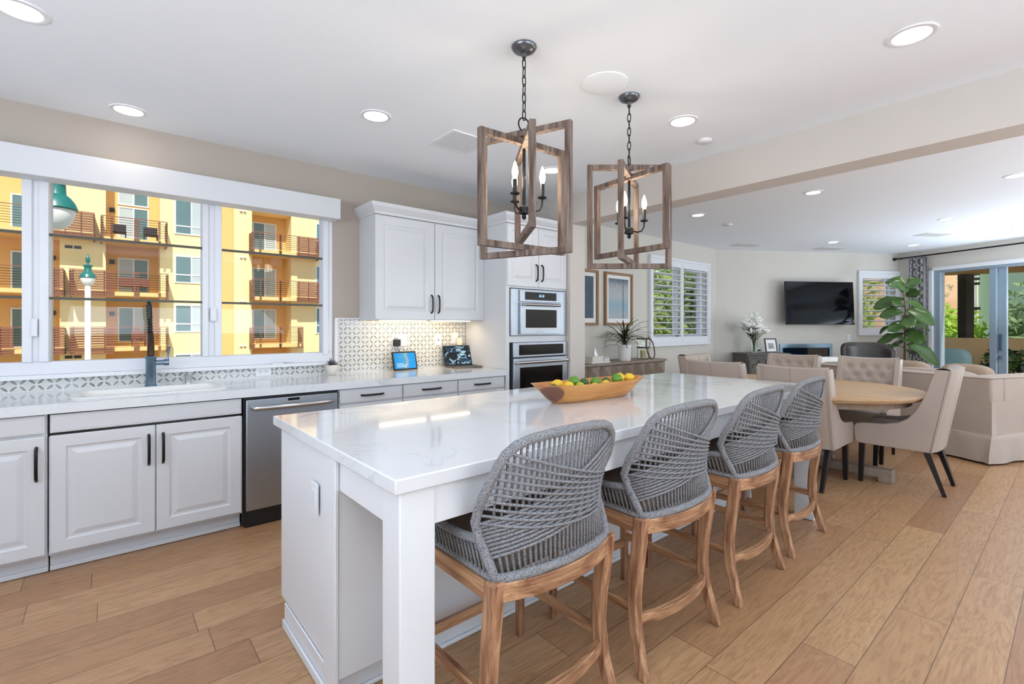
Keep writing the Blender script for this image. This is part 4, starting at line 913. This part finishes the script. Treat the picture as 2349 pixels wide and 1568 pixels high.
dup(ch,(4.62,1.545,0),-PI/2,'greige leather chair with its plain back to the island, hiding the table centre')
dup(ch,(4.70,2.26,0),-PI/2,'greige leather chair back above the far island end, left of the table gap')
def alt(o,loc,rz,label):
    c=dup(o,loc,rz,label)
    return c
alt(ch,(5.95,1.47,0),PI/2,'beige tufted chair facing the camera on the far right side of the table')
alt(ch,(5.93,2.20,0),PI/2,'beige tufted chair behind the succulent centrepiece')
alt(ch,(5.34,2.70,0),PI,'beige tufted chair at the left end of the table, under the shuttered window')
# dark armchair
t=thing('leather_armchair','dark brown leather wingback armchair near the television wall','armchair',(9.72,2.28,0),math.radians(128))
def bk(r,z0,z1,th):
    def f(u,v): a=PI*(.08+.84*u); z=z0+(z1-z0)*v; rr=r*(1+.08*v); zz=z-(.14*abs(2*u-1)**4*v); return (rr*cos(a),-rr*.75*sin(a),zz)
    return f
m=MB(); f=bk(.36,.30,1.05,.06); m.grid(f,24,8); m.build('backrest',M_leatherdk,t,smooth='all',recalc=False,solid=.07)
m=MB(); m.rings([[(a,b,z) for a,b in rrect(-.31,.31,-.2,.33,.08)] for z in (.28,.30,.42,.45)]); m.build('seat',M_leatherdk,t,smooth=True)
for x,y in ((-.25,.27),(.25,.27),(-.22,-.18),(.22,-.18)): MB().bar((x,y,.29),(x*1.1,y*1.1,0),.04,.04,.025,.025).build('leg',M_espresso,t)
# fiddle leaf fig
t=thing('fiddle_leaf_fig','tall fiddle leaf fig with big green leaves in front of the curtain','plant',(10.55,1.98,0))
MB().lathe([(.15,0),(.17,.02),(.2,.36),(.19,.38),(.17,.36),(.0,.33)],n=28).build('pot',M_ceramic,t,smooth=True)
m=MB(); m.tube([(0,0,.3),(.02,.01,.8),(-.02,0,1.2),(.02,0,1.6),(-.03,.02,1.95)],[.018,.016,.013,.011,.007],8); m.build('trunk',M_bark,t,smooth='all')
m=MB(); R_=random.Random(11)
VD=V((-.9,-.17,0)).normalized()   # towards the room
def leaf(base,d,L,Wd,droop):
    d=V(d).normalized(); nrm=(V((-.75,-.25,.62))+V((R_.gauss(0,.28),R_.gauss(0,.28),R_.gauss(0,.2)))); nrm=(nrm-d*nrm.dot(d)).normalized(); s_=d.cross(nrm); up=nrm; R=[]; n=10
    for i in range(n+1):
        u=i/n; wv=Wd*(.10+.42*u+.55*sin(PI*min(1,u*.92)))*((1-u**6)**.6 if u<1 else .0); wv*=1-.22*math.exp(-((u-.36)/.09)**2); p=V(base)+d*L*u-V((0,0,1))*droop*L*u*u
        wob=.010*sin(u*14+L*40)
        R.append([p-s_*wv+up*(wv*.22+wob),p-s_*wv*.5+up*wv*.04,p,p+s_*wv*.5+up*wv*.04,p+s_*wv+up*(wv*.22-wob)])
    m.rings(R,False,False)
for k in range(25):
    z=.92+1.10*k/24; a=k*2.4+R_.uniform(-.3,.3); e=R_.uniform(-.35,.35) if k<20 else R_.uniform(.4,1.0)
    d=(cos(a)*cos(e),sin(a)*cos(e),sin(e)); L_=R_.uniform(.30,.44); leaf((0+.02*cos(a),.02*sin(a),z),d,L_,L_*.34,R_.uniform(.1,.5))
m.build('foliage',M_fig,t,smooth='all',recalc=False,solid=.002)
# ------------------------------------------------------------------ sofas
SA=math.atan2(.93,.36)
def sofa(loc,rz,L,D,H,label,mat,name='slipcovered_sofa'):
    """origin at the visible back corner; x runs along the back, -y into the seat side"""
    t=thing(name,label,'sofa',loc,rz)
    def ring(z,o,wv):
        pts=[];n=40
        base=[(0,0),(L,0),(L,-D),(0,-D)]
        for k in range(4):
            a=V(base[k]);b=V(base[(k+1)%4]); ln=(b-a).length; nn=max(6,int(ln/.05)); nrm=V(((b-a).y,-(b-a).x)).normalized()*-1
            for i in range(nn):
                u=i/nn; p=a.lerp(b,u); cr=min(u,1-u)*ln
                off=o+wv*sin(u*ln*16)*min(1,cr/.1)+ (wv*3.0 if cr<.02 else 0)
                c=V((L/2,-D/2)); q=p+nrm*off+((p-c).normalized()*o*.4 if cr<.02 else V((0,0)))
                pts.append((q.x,q.y,z))
        return pts
    m=MB(); m.rings([ring(.02,.035,.012),ring(.10,.03,.010),ring(.22,.014,.004),ring(.275,.006,.0),ring(.28,.0,.0),ring(.55,.0,0),ring(.60,-.002,0)],True,True); m.build('slipcover_base',mat,t,smooth=True)
    m=MB(); m.box(.001,L-.001,-.20,-.001,.58,H).box(.001,.22,-D+.001,-.20,.58,H-.002).box(L-.22,L-.001,-D+.001,-.20,.58,H-.1); m.build('back_and_arms',mat,t,bevel=.025,seg=3)
    m=MB(); m.tube([(.0,.0,H-.012),(L,.0,H-.012)],.006,6).tube([(0,0,.277),(L,0,.277)],.004,6).tube([(0,0,.277),(0,-D,.277)],.004,6).tube([(0,0,H-.012),(0,-D,H-.012)],.006,6); m.build('piping',mat,t,smooth='all')
    n=max(1,round((L-.44)/.8)); wc=(L-.44)/n
    for i in range(n):
        m=MB(); m.ball((.22+wc*(i+.5),-.31,.67),wc*.49,.095,.19,20,12,.5); m.build('back_cushion',mat,t,smooth='all')
        m=MB(); m.ball((.22+wc*(i+.5),-.62,.56),wc*.49,D*.32,.08,20,12,.45); m.build('seat_cushion',mat,t,smooth='all')
    return t
sofa((6.45,.56,0),SA,2.25,.98,.835,'beige linen slipcovered sofa with its back to the dining table',M_slip)
sofa((7.95,3.15,0),math.radians(-32),1.3,.8,.76,'white slipcovered loveseat behind the tufted dining chairs',M_slipw,'slipcovered_loveseat')
def pil(loc,rz,s_,label,mat,tilt=.3):
    m=MB(); m.ball((0,0,0),s_,.10,s_*.85,20,12,.55); o=m.build('throw_pillow',mat,smooth='all'); o.location=loc; o.rotation_euler=(tilt,0,rz); tag(o,label,'pillow','taupe pillows on the beige sofa'); return o
M_pil=paint('taupe_pillow',(172,150,128),.85,.06,6,bump=.3,bsc=400)
def sl(x,y): return (6.45+x*cos(SA)-y*sin(SA),.56+x*sin(SA)+y*cos(SA))
for x,z,l in ((.45,.70,'taupe pillow at the near right end of the beige sofa'),(1.02,.70,'taupe pillow second from the near end of the beige sofa'),(1.55,.695,'taupe pillow showing above the sofa back beside the chair at the table end')):
    pil((*sl(x,-.47),.72),SA,.235,l,M_pil,.12)
# ------------------------------------------------------------------ balcony beyond the sliding door
M_stucco=paint('tan_stucco',(206,178,134),.9,.08,4,bump=.5,bsc=80)
struct(MB().prism([(9.3,-4.5),(16.5,-4.5),(14.2,3.6),(11.9,2.4)],-.2,-.05).build('floor_balcony',paint('balcony_tile',(150,140,128),.8,.1,3)))
o=MB().prism([(9.45,-4.5),(16.4,-4.5),(14.6,1.5),(13.9,3.4),(11.95,2.45)],2.46,2.7).build('balcony_roof',paint('tan_soffit',(214,160,92),.8,.04)); tag(o,'warm tan balcony soffit outside the sliding door','roof')
m=MB(); m.bar((13.55,2.95,.5),(14.95,.75,.5),.18,1.14); o=m.build('balcony_parapet',M_stucco); tag(o,'low tan stucco balcony wall beyond the sliding door','wall')
m=MB(); m.M=Matrix.Translation((14.43,1.66,0))@Matrix.Rotation(A3,4,'Z'); m.box(-.10,.10,-.09,.09,1.071,2.459); o=m.build('balcony_column',paint('dark_stucco',(52,46,40),.8,.06)); tag(o,'dark square column standing on the balcony wall','column')
t=thing('soffit_light','thin bright linear light under the balcony soffit','light',(12.9,1.35,2.455),A3); MB().box(-.03,.03,-.25,.25,-.015,0).build('tube',emis('soffit_tube',(1,.9,.7),3),t)
t=thing('wood_fence','dark horizontal rail fence right of the tan balcony wall','fence',(0,0,0))
m=MB()
for z in (.25,.42,.60,.78): m.bar((15.3,.9,z),(17.6,-2.2,z),.04,.09)
m.build('rails',M_espresso,t); 
for q in range(3): MB().bar((15.5+.9*q,.63-1.21*q,-1),(15.5+.9*q,.63-1.21*q,.86),.08,.08).build('post',M_espresso,t)
def outchair(x,y,rz,label,mat):
    t=thing('patio_chair',label,'patio chair',(x,y,-.05),rz)
    MB().box(-.32,.32,-.3,.3,.1,.3).build('frame',M_dark,t,bevel=.01)
    m=MB(); m.ball((0,0,.40),.3,.28,.10,18,10,.5); m.build('seat_cushion',mat,t,smooth='all')
    m=MB(); m.ball((0,-.26,.68),.30,.11,.27,18,10,.6); m.build('back_cushion',mat,t,smooth='all')
M_teal=paint('teal_outdoor_fabric',(150,186,190),.8,.06,5,bump=.2,bsc=300)
outchair(12.3,1.75,math.radians(60),'patio chair with rounded teal cushion nearest the sliding door frame',M_teal)
outchair(13.05,2.3,math.radians(60),'patio chair with pale teal cushion behind the first one, by the tan wall',M_teal)
outchair(12.5,.1,math.radians(100),'patio chair with light grey cushion at the right edge of the sliding door',paint('grey_outdoor_fabric',(200,200,196),.8,.04,5))
# ------------------------------------------------------------------ foliage, trees
def foliage(mb,c,r,n,ls,seed=1,flat_=1.0):
    R_=random.Random(seed)
    for k in range(n):
        z=R_.uniform(-1,1);a=R_.uniform(0,2*PI);q=math.sqrt(1-z*z);d=V((q*cos(a),q*sin(a),z)); rr=R_.uniform(.72,1.03)*(1+.18*sin(a*3+seed)*sin(z*5+seed))
        p=V(c)+V((d.x*r[0],d.y*r[1],d.z*r[2]))*rr
        t1=V((R_.gauss(0,1),R_.gauss(0,1),R_.gauss(0,.6))).normalized(); t2=t1.cross(d+V((R_.gauss(0,.5),R_.gauss(0,.5),R_.gauss(0,.5)))); t2=t2.normalized() if t2.length>.01 else V((0,0,1)); L_=ls*R_.uniform(.7,1.3)
        mb.add([p-t1*L_,p+t2*L_*.42,p+t1*L_,p-t2*L_*.42],[(0,1,2,3)])
def tree(x,y,z0,h,r,n,ls,label,mat,seed,name='leafy_tree',group='trees and bushes outside'):
    t=thing(name,label,'tree',(x,y,z0),group=group)
    MB().tube([(0,0,0),(.1,0,h*.4),(0,.05,h*.75)],[.12,.09,.04],8).build('trunk',M_bark,t,smooth='all')
    m=MB(); foliage(m,(0,0,h-r[2]),r,n,ls,seed)
    m.ball((0,0,h-r[2]),r[0]*.72,r[1]*.72,r[2]*.72,12,8); m.build('crown',mat,t,recalc=False); return t
def treemat(name,a,b):
    t=NT(name); n=t.noise(t.tc.outputs['Object'],3.0,3); n2=t.noise(t.tc.outputs['Object'],14,2)
    col=t.mix(t.math('MULTIPLY_ADD',n2,.8,t.math('MULTIPLY_ADD',n,.8,-.3),clamp=True),s2l(a),s2l(b))
    m_=t.fin(col,.6); tr=t.n('ShaderNodeBsdfTranslucent'); t.set(tr.inputs[0],col); mx=t.n('ShaderNodeMixShader'); mx.inputs[0].default_value=.45
    t.t.links.new(t.b.outputs[0],mx.inputs[1]); t.t.links.new(tr.outputs[0],mx.inputs[2]); t.t.links.new(mx.outputs[0],t.out.inputs[0]); return m_
G1=treemat('bright_foliage',(120,150,60),(196,216,120)); G2=treemat('olive_foliage',(104,130,78),(178,200,140)); G3=treemat('lime_foliage',(130,170,50),(205,228,90))
tree(22.6,3.3,-4,6.0,(1.5,1.5,1.9),2600,.15,'lime green tree in the left pane of the sliding door',G3,7)
tree(22.6,.9,-4,6.45,(1.9,1.3,2.3),3400,.16,'silvery green tree right of the dark balcony column',G2,3)
tree(22.3,-2.0,-4,6.3,(2.2,1.5,2.3),3800,.16,'large pale green tree filling the right pane of the sliding door',G2,5)
tree(9.4,6.9,-4,7.6,(1.35,1.2,2.6),4600,.13,'leafy tree outside the dining room shutter, left part',G1,9)
tree(12.2,7.0,-4,7.6,(1.35,1.2,2.7),4600,.13,'darker leafy tree outside the dining room shutter, right part',treemat('deep_foliage',(70,98,50),(156,184,104)),10)
tree(15.6,4.9,-4,7.4,(1.4,1.3,2.4),3600,.14,'leafy tree outside the small shuttered window',G1,12)
tree(12.2,33.2,-3,4.2,(.75,.75,1.5),1200,.16,'lime green street tree at the lower right of the kitchen window',G3,14)
t=thing('balcony_planter','low planter of glossy green leaves against the balcony wall','planter',(13.55,.95,-.05))
MB().box(-.25,.25,-.25,.25,0,.35).build('box',M_stucco,t); m=MB(); foliage(m,(0,0,.62),(.36,.36,.30),260,.10,21); m.build('leaves',M_fig,t,recalc=False)
# dry hillside and distant buildings
hm=NT('dry_hillside'); n=hm.noise(hm.tc.outputs['Object'],.35,5,.6); n2=hm.noise(hm.tc.outputs['Object'],.12,3)
c=hm.ramp(n,[(.42,s2l((214,168,124))),(.56,s2l((226,186,140))),(.63,s2l((122,120,80)))])
m=MB(); m.grid(lambda u,v:(70+40*v+3*sin(u*9),60-100*u,-8+44*v**.8+2*sin(u*13+v*5)),40,16); o=m.build('dry_hillside',hm.fin(c,.95),smooth='all'); tag(o,'dry golden hillside rising in the distance beyond the sliding door','hill')
t=thing('distant_house','sage green and cream building behind the trees beyond the sliding door','building',(40,0,-4))
MB().box(0,8,-14,4.05,0,14).build('wall',paint('sage_stucco',(140,166,140),.9,.04,2),t); MB().box(-.4,5,4.05,4.40,0,12).build('wing',paint('cream_stucco',(222,220,200),.9,.03,2),t)
m=MB()
for q in range(4): m.box(-.9,-.8,3.9,4.36,7.75+q*.28,7.9+q*.28)
m.box(-.9,-.4,3.9,4.4,6.3,6.45); m.build('balcony_rails',M_espresso,t)
# ground outside
o=MB().box(-60,120,4.6,140,-4.3,-4.0).build('street_ground',paint('street',(150,148,142),.9,.06,1)); tag(o,'grey street surface between the house and the yellow apartments','ground')
o=MB().box(12.2,120,-60,4.6,-4.3,-4.01).build('garden_ground',paint('garden_earth',(120,124,84),.95,.1,1)); tag(o,'green earth below the balcony','ground')
# ------------------------------------------------------------------ apartment building
Yb=35.0
t=B=thing('apartment_building','yellow apartment building with brown slatted balconies seen through the kitchen window','building',(0,Yb,-4))
M_y1=paint('pale_yellow_stucco',(252,228,160),.92,.03,.6,bump=.2,bsc=8); M_y2=paint('shade_tinted_stucco',(228,180,110),.92,.03,.6,bump=.2,bsc=8); M_y3=paint('sand_stucco',(240,214,156),.92,.03,.6,bump=.2,bsc=8)  # the deepest yellow has recess shade and grazing sun painted in
o4=4
m=MB()
for a,b in ((-1.80,.07),(2.5,5.60)): m.box(a,b,0,2,0,16)
m.build('wall',M_y1,t)
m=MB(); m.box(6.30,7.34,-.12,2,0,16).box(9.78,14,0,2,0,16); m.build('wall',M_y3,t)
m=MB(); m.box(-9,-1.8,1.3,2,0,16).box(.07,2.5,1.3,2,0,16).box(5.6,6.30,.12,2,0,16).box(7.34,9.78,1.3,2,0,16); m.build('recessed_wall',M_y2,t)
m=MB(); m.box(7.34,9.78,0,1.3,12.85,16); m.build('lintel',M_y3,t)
M_slat=paint('redwood_slats',(128,76,54),.6,.15,3); M_conc=paint('slab_edge',(222,186,120),.8,.05,2)
def balcony(x0,x1,ztop,h,dense,y0=-1.05):
    """open wire rail with clusters of slats; dense = x-range closed with full boards"""
    zt=ztop+4; zb=zt-1.12
    m=MB(); m.box(x0+.08,x1-.08,y0+.06,1.3,zb-.22,zb); sl_=m.build('balcony_slab',M_conc,B)
    m=MB(); m.box(x0,x1,y0,y0+.04,zt-.04,zt)
    n=11
    for i in range(n):
        z=zt-.10-(h-.12)*i/(n-1)
        for a,b in dense: m.box(a,b,y0-.02,y0+.02,z-.038,z+.038)
        for s_ in (x0,x1-.06): m.box(s_,s_+.06,y0,.9,z-.035,z+.035)
    for a,b in dense:
        k=a+.12
        while k<b: m.box(k,k+.05,y0+.02,y0+.06,zt-h,zt); k+=.62
    m.build('balcony_slats',M_slat,B)
    m=MB()
    for i in range(7): m.tube([(x0,y0+.01,zt-.16-.13*i),(x1,y0+.01,zt-.16-.13*i)],.012,4)
    m.build('balcony_wires',M_bronze,B)
def cl(x,w=.30): return [(x,x+.11),(x+w-.11,x+w)]
balcony(-.15,2.79,7.3,1.43,cl(-.13,.5)+cl(1.26,.24)+cl(2.35,.44))
balcony(-1.40,2.84,4.33,1.42,[(-1.38,.42)]+cl(1.26,.24)+cl(2.35,.46))
balcony(-1.38,2.84,1.30,1.45,[(-1.36,.42)]+cl(1.26,.24)+cl(2.35,.46))
balcony(-8,-.38,7.36,1.43,[(-2.3,-.40)]+cl(-4.9,.3))
balcony(-8,-1.58,4.33,1.42,[(-2.1,-1.6)]+cl(-4.9,.3))
balcony(-8,-1.55,1.30,1.42,[(-4.0,-3.4),(-2.1,-1.57)]+cl(-4.9,.3))
balcony(7.16,11.50,7.36,1.40,cl(7.18,.50)+cl(8.75,.16)+[(9.85,11.2)]+cl(11.2,.28))
balcony(7.18,11.56,4.35,1.39,cl(7.20,.50)+cl(8.75,.16)+[(9.85,11.2)]+cl(11.2,.34))
balcony(7.18,10.27,1.29,1.40,cl(7.20,.50)+cl(8.75,.16)+cl(9.9,.35))
balcony(-1.38,2.84,-1.7,1.45,[(-1.36,.42)]); balcony(7.18,10.27,-1.71,1.4,cl(7.2,.5))
M_wgl=paint('apartment_glass',(92,118,118),.12,.25,.8); M_wgl2=paint('apartment_curtained_glass',(176,186,184),.25,.1,.8); M_wfr=paint('apartment_window_frame',(232,234,232),.5,.02)
def awin(x0,x1,z0,z1,y,splits,hs=(),mats=None):
    z0+=4;z1+=4;k=.07
    m=MB(); m.box(x0,x1,y-.06,y,z0,z0+k).box(x0,x1,y-.06,y,z1-k,z1).box(x0,x0+k,y-.06,y,z0+k,z1-k).box(x1-k,x1,y-.06,y,z0+k,z1-k)
    for s_ in splits: m.box(s_-k/2,s_+k/2,y-.06,y,z0+k,z1-k)
    for h in hs: m.box(x0+k,x1-k,y-.058,y,h+4-k/2,h+4+k/2)
    f=m.build('window',M_wfr,B); xs=[x0]+list(splits)+[x1]
    for i,(a,b) in enumerate(zip(xs,xs[1:])): MB().box(a+.02,b-.02,y-.03,y-.01,z0+.02,z1-.02).build('pane',(M_wgl,M_wgl2)[(i+(mats or 0))%2],f)
for zt,mt_ in ((8.32,1),(5.32,1),(2.45,0),(-.62,0)): awin(.60,2.05,zt-2.05,zt,1.3,[1.33],(),mt_)
awin(.60,2.05,8.42,9.6,1.3,[1.33],(),1)
for zt,mt_ in ((8.40,0),(5.30,0),(2.50,0)): awin(7.66,9.15,zt-2.05,zt,1.3,[8.42],(),mt_)
for zt in (8.3,5.3,2.3): awin(-3.75,-2.35,zt-2.1,zt,1.3,[-3.0],(),0)
for z0,z1 in ((6.84,9.1),(3.92,5.56),(.97,2.62),(-2.0,-.34)): awin(3.2,5.2,z0,z1,0.0,[4.05],(z0+.5,),0); 
for z0,z1 in ((6.76,8.6),(3.7,5.6),(.79,2.65)): awin(11.4,12.6,z0,z1,0.0,[12.0],(z0+.6,),0)
for x in (.35,-2.15,7.48):
    for z in (8.05,5.05,2.05): MB().box(x-.12,x+.12,1.18,1.3,z+4-.12,z+4+.12).build('wall_lamp',M_dark,B,bevel=.01)
for z in (8.75,5.78,2.95,.1):
    MB().box(6.62,6.78,-.24,-.12,z+4-.06,z+4+.02).box(6.84,6.98,-.24,-.12,z+4-.06,z+4+.02).build('vent_hood',M_wfr,B)
for x,z in ((-1.6,5.5),(-1.6,-.4)): MB().box(x,x+.3,-.03,0,z+4,z+4.15).box(x+.36,x+.66,-.03,0,z+4,z+4.15).build('wall_vent',M_dark,B)
def bchair(x,z,label,mat):
    t=thing('balcony_chair',label,'chair',(x,Yb-.35,z)); m=MB(); m.box(-.33,.33,-.3,.3,.32,.40).box(-.33,.33,.26,.34,.4,.85); m.build('seat_and_back',mat,t,bevel=.02)
    for sx in (-.3,.3):
        for sy in (-.27,.27): MB().box(sx-.025,sx+.025,sy-.025,sy+.025,0,.33).build('leg',mat,t)
M_rat=paint('dark_rattan',(58,48,46),.8,.1,10)
bchair(.62,6.18,'dark lounge chair on the left of the top middle balcony across the street',M_rat); bchair(2.05,6.18,'dark lounge chair on the right of the top middle balcony across the street',M_rat)
bchair(.95,3.21,'brown slatted chair, left one on the second middle balcony across the street',M_slat); bchair(1.65,3.21,'brown slatted chair, right one on the second middle balcony across the street',M_slat)
bchair(1.5,.18,'brown chair on the third middle balcony across the street',M_slat)
# street lamps
M_green=paint('verdigris_enamel',(24,108,98),.3,.12,4); M_globe=paint('frosted_globe',(236,238,226),.3,.01,Subsurface_Weight=0)
M_pole=paint('white_pole',(240,240,238),.5,.02)
def slamp(x,y,z,label,pole):
    t=thing('street_lamp',label,'street lamp',(x,y,-4)); z+=4
    MB().lathe([(.30,0),(.315,.02),(.30,.06),(.27,.14),(.20,.24),(.15,.28),(.14,.30),(.13,.50),(.18,.52),(.18,.57),(.10,.61),(.05,.65)],(0,0,z),24).build('shade',M_green,t,smooth=True)
    MB().lathe([(.08,-.37),(.13,-.34),(.22,-.23),(.265,-.09),(.27,0)],(0,0,z),24).build('globe',M_globe,t,smooth=True)
    MB().lathe([(.05,.65),(.04,.68),(.08,.75),(.09,.85),(.05,.97),(.03,1.01),(.015,1.08),(0,1.13)],(0,0,z),14).build('finial',M_green,t,smooth=True)
    if pole: MB().lathe([(.13,0),(.13,.6),(.115,.8),(.11,z-.37)],(0,0,0),16).build('pole',M_pole,t,smooth=True)
    else:
        m=MB(); m.tube([(-.95,0,0),(-.95,0,z+.9),(-.85,0,z+1.2),(-.4,0,z+1.35),(-.05,0,z+1.2),(0,0,z+1.0)],.07,10); m.build('pole',M_green,t,smooth=True)
slamp(-.57,29.3,3.53,'distant white-poled street lamp with green cap outside the kitchen window',True)
slamp(-.69,12.6,3.54,'large close street lamp with green hood and frosted globe behind the window mullion',False)
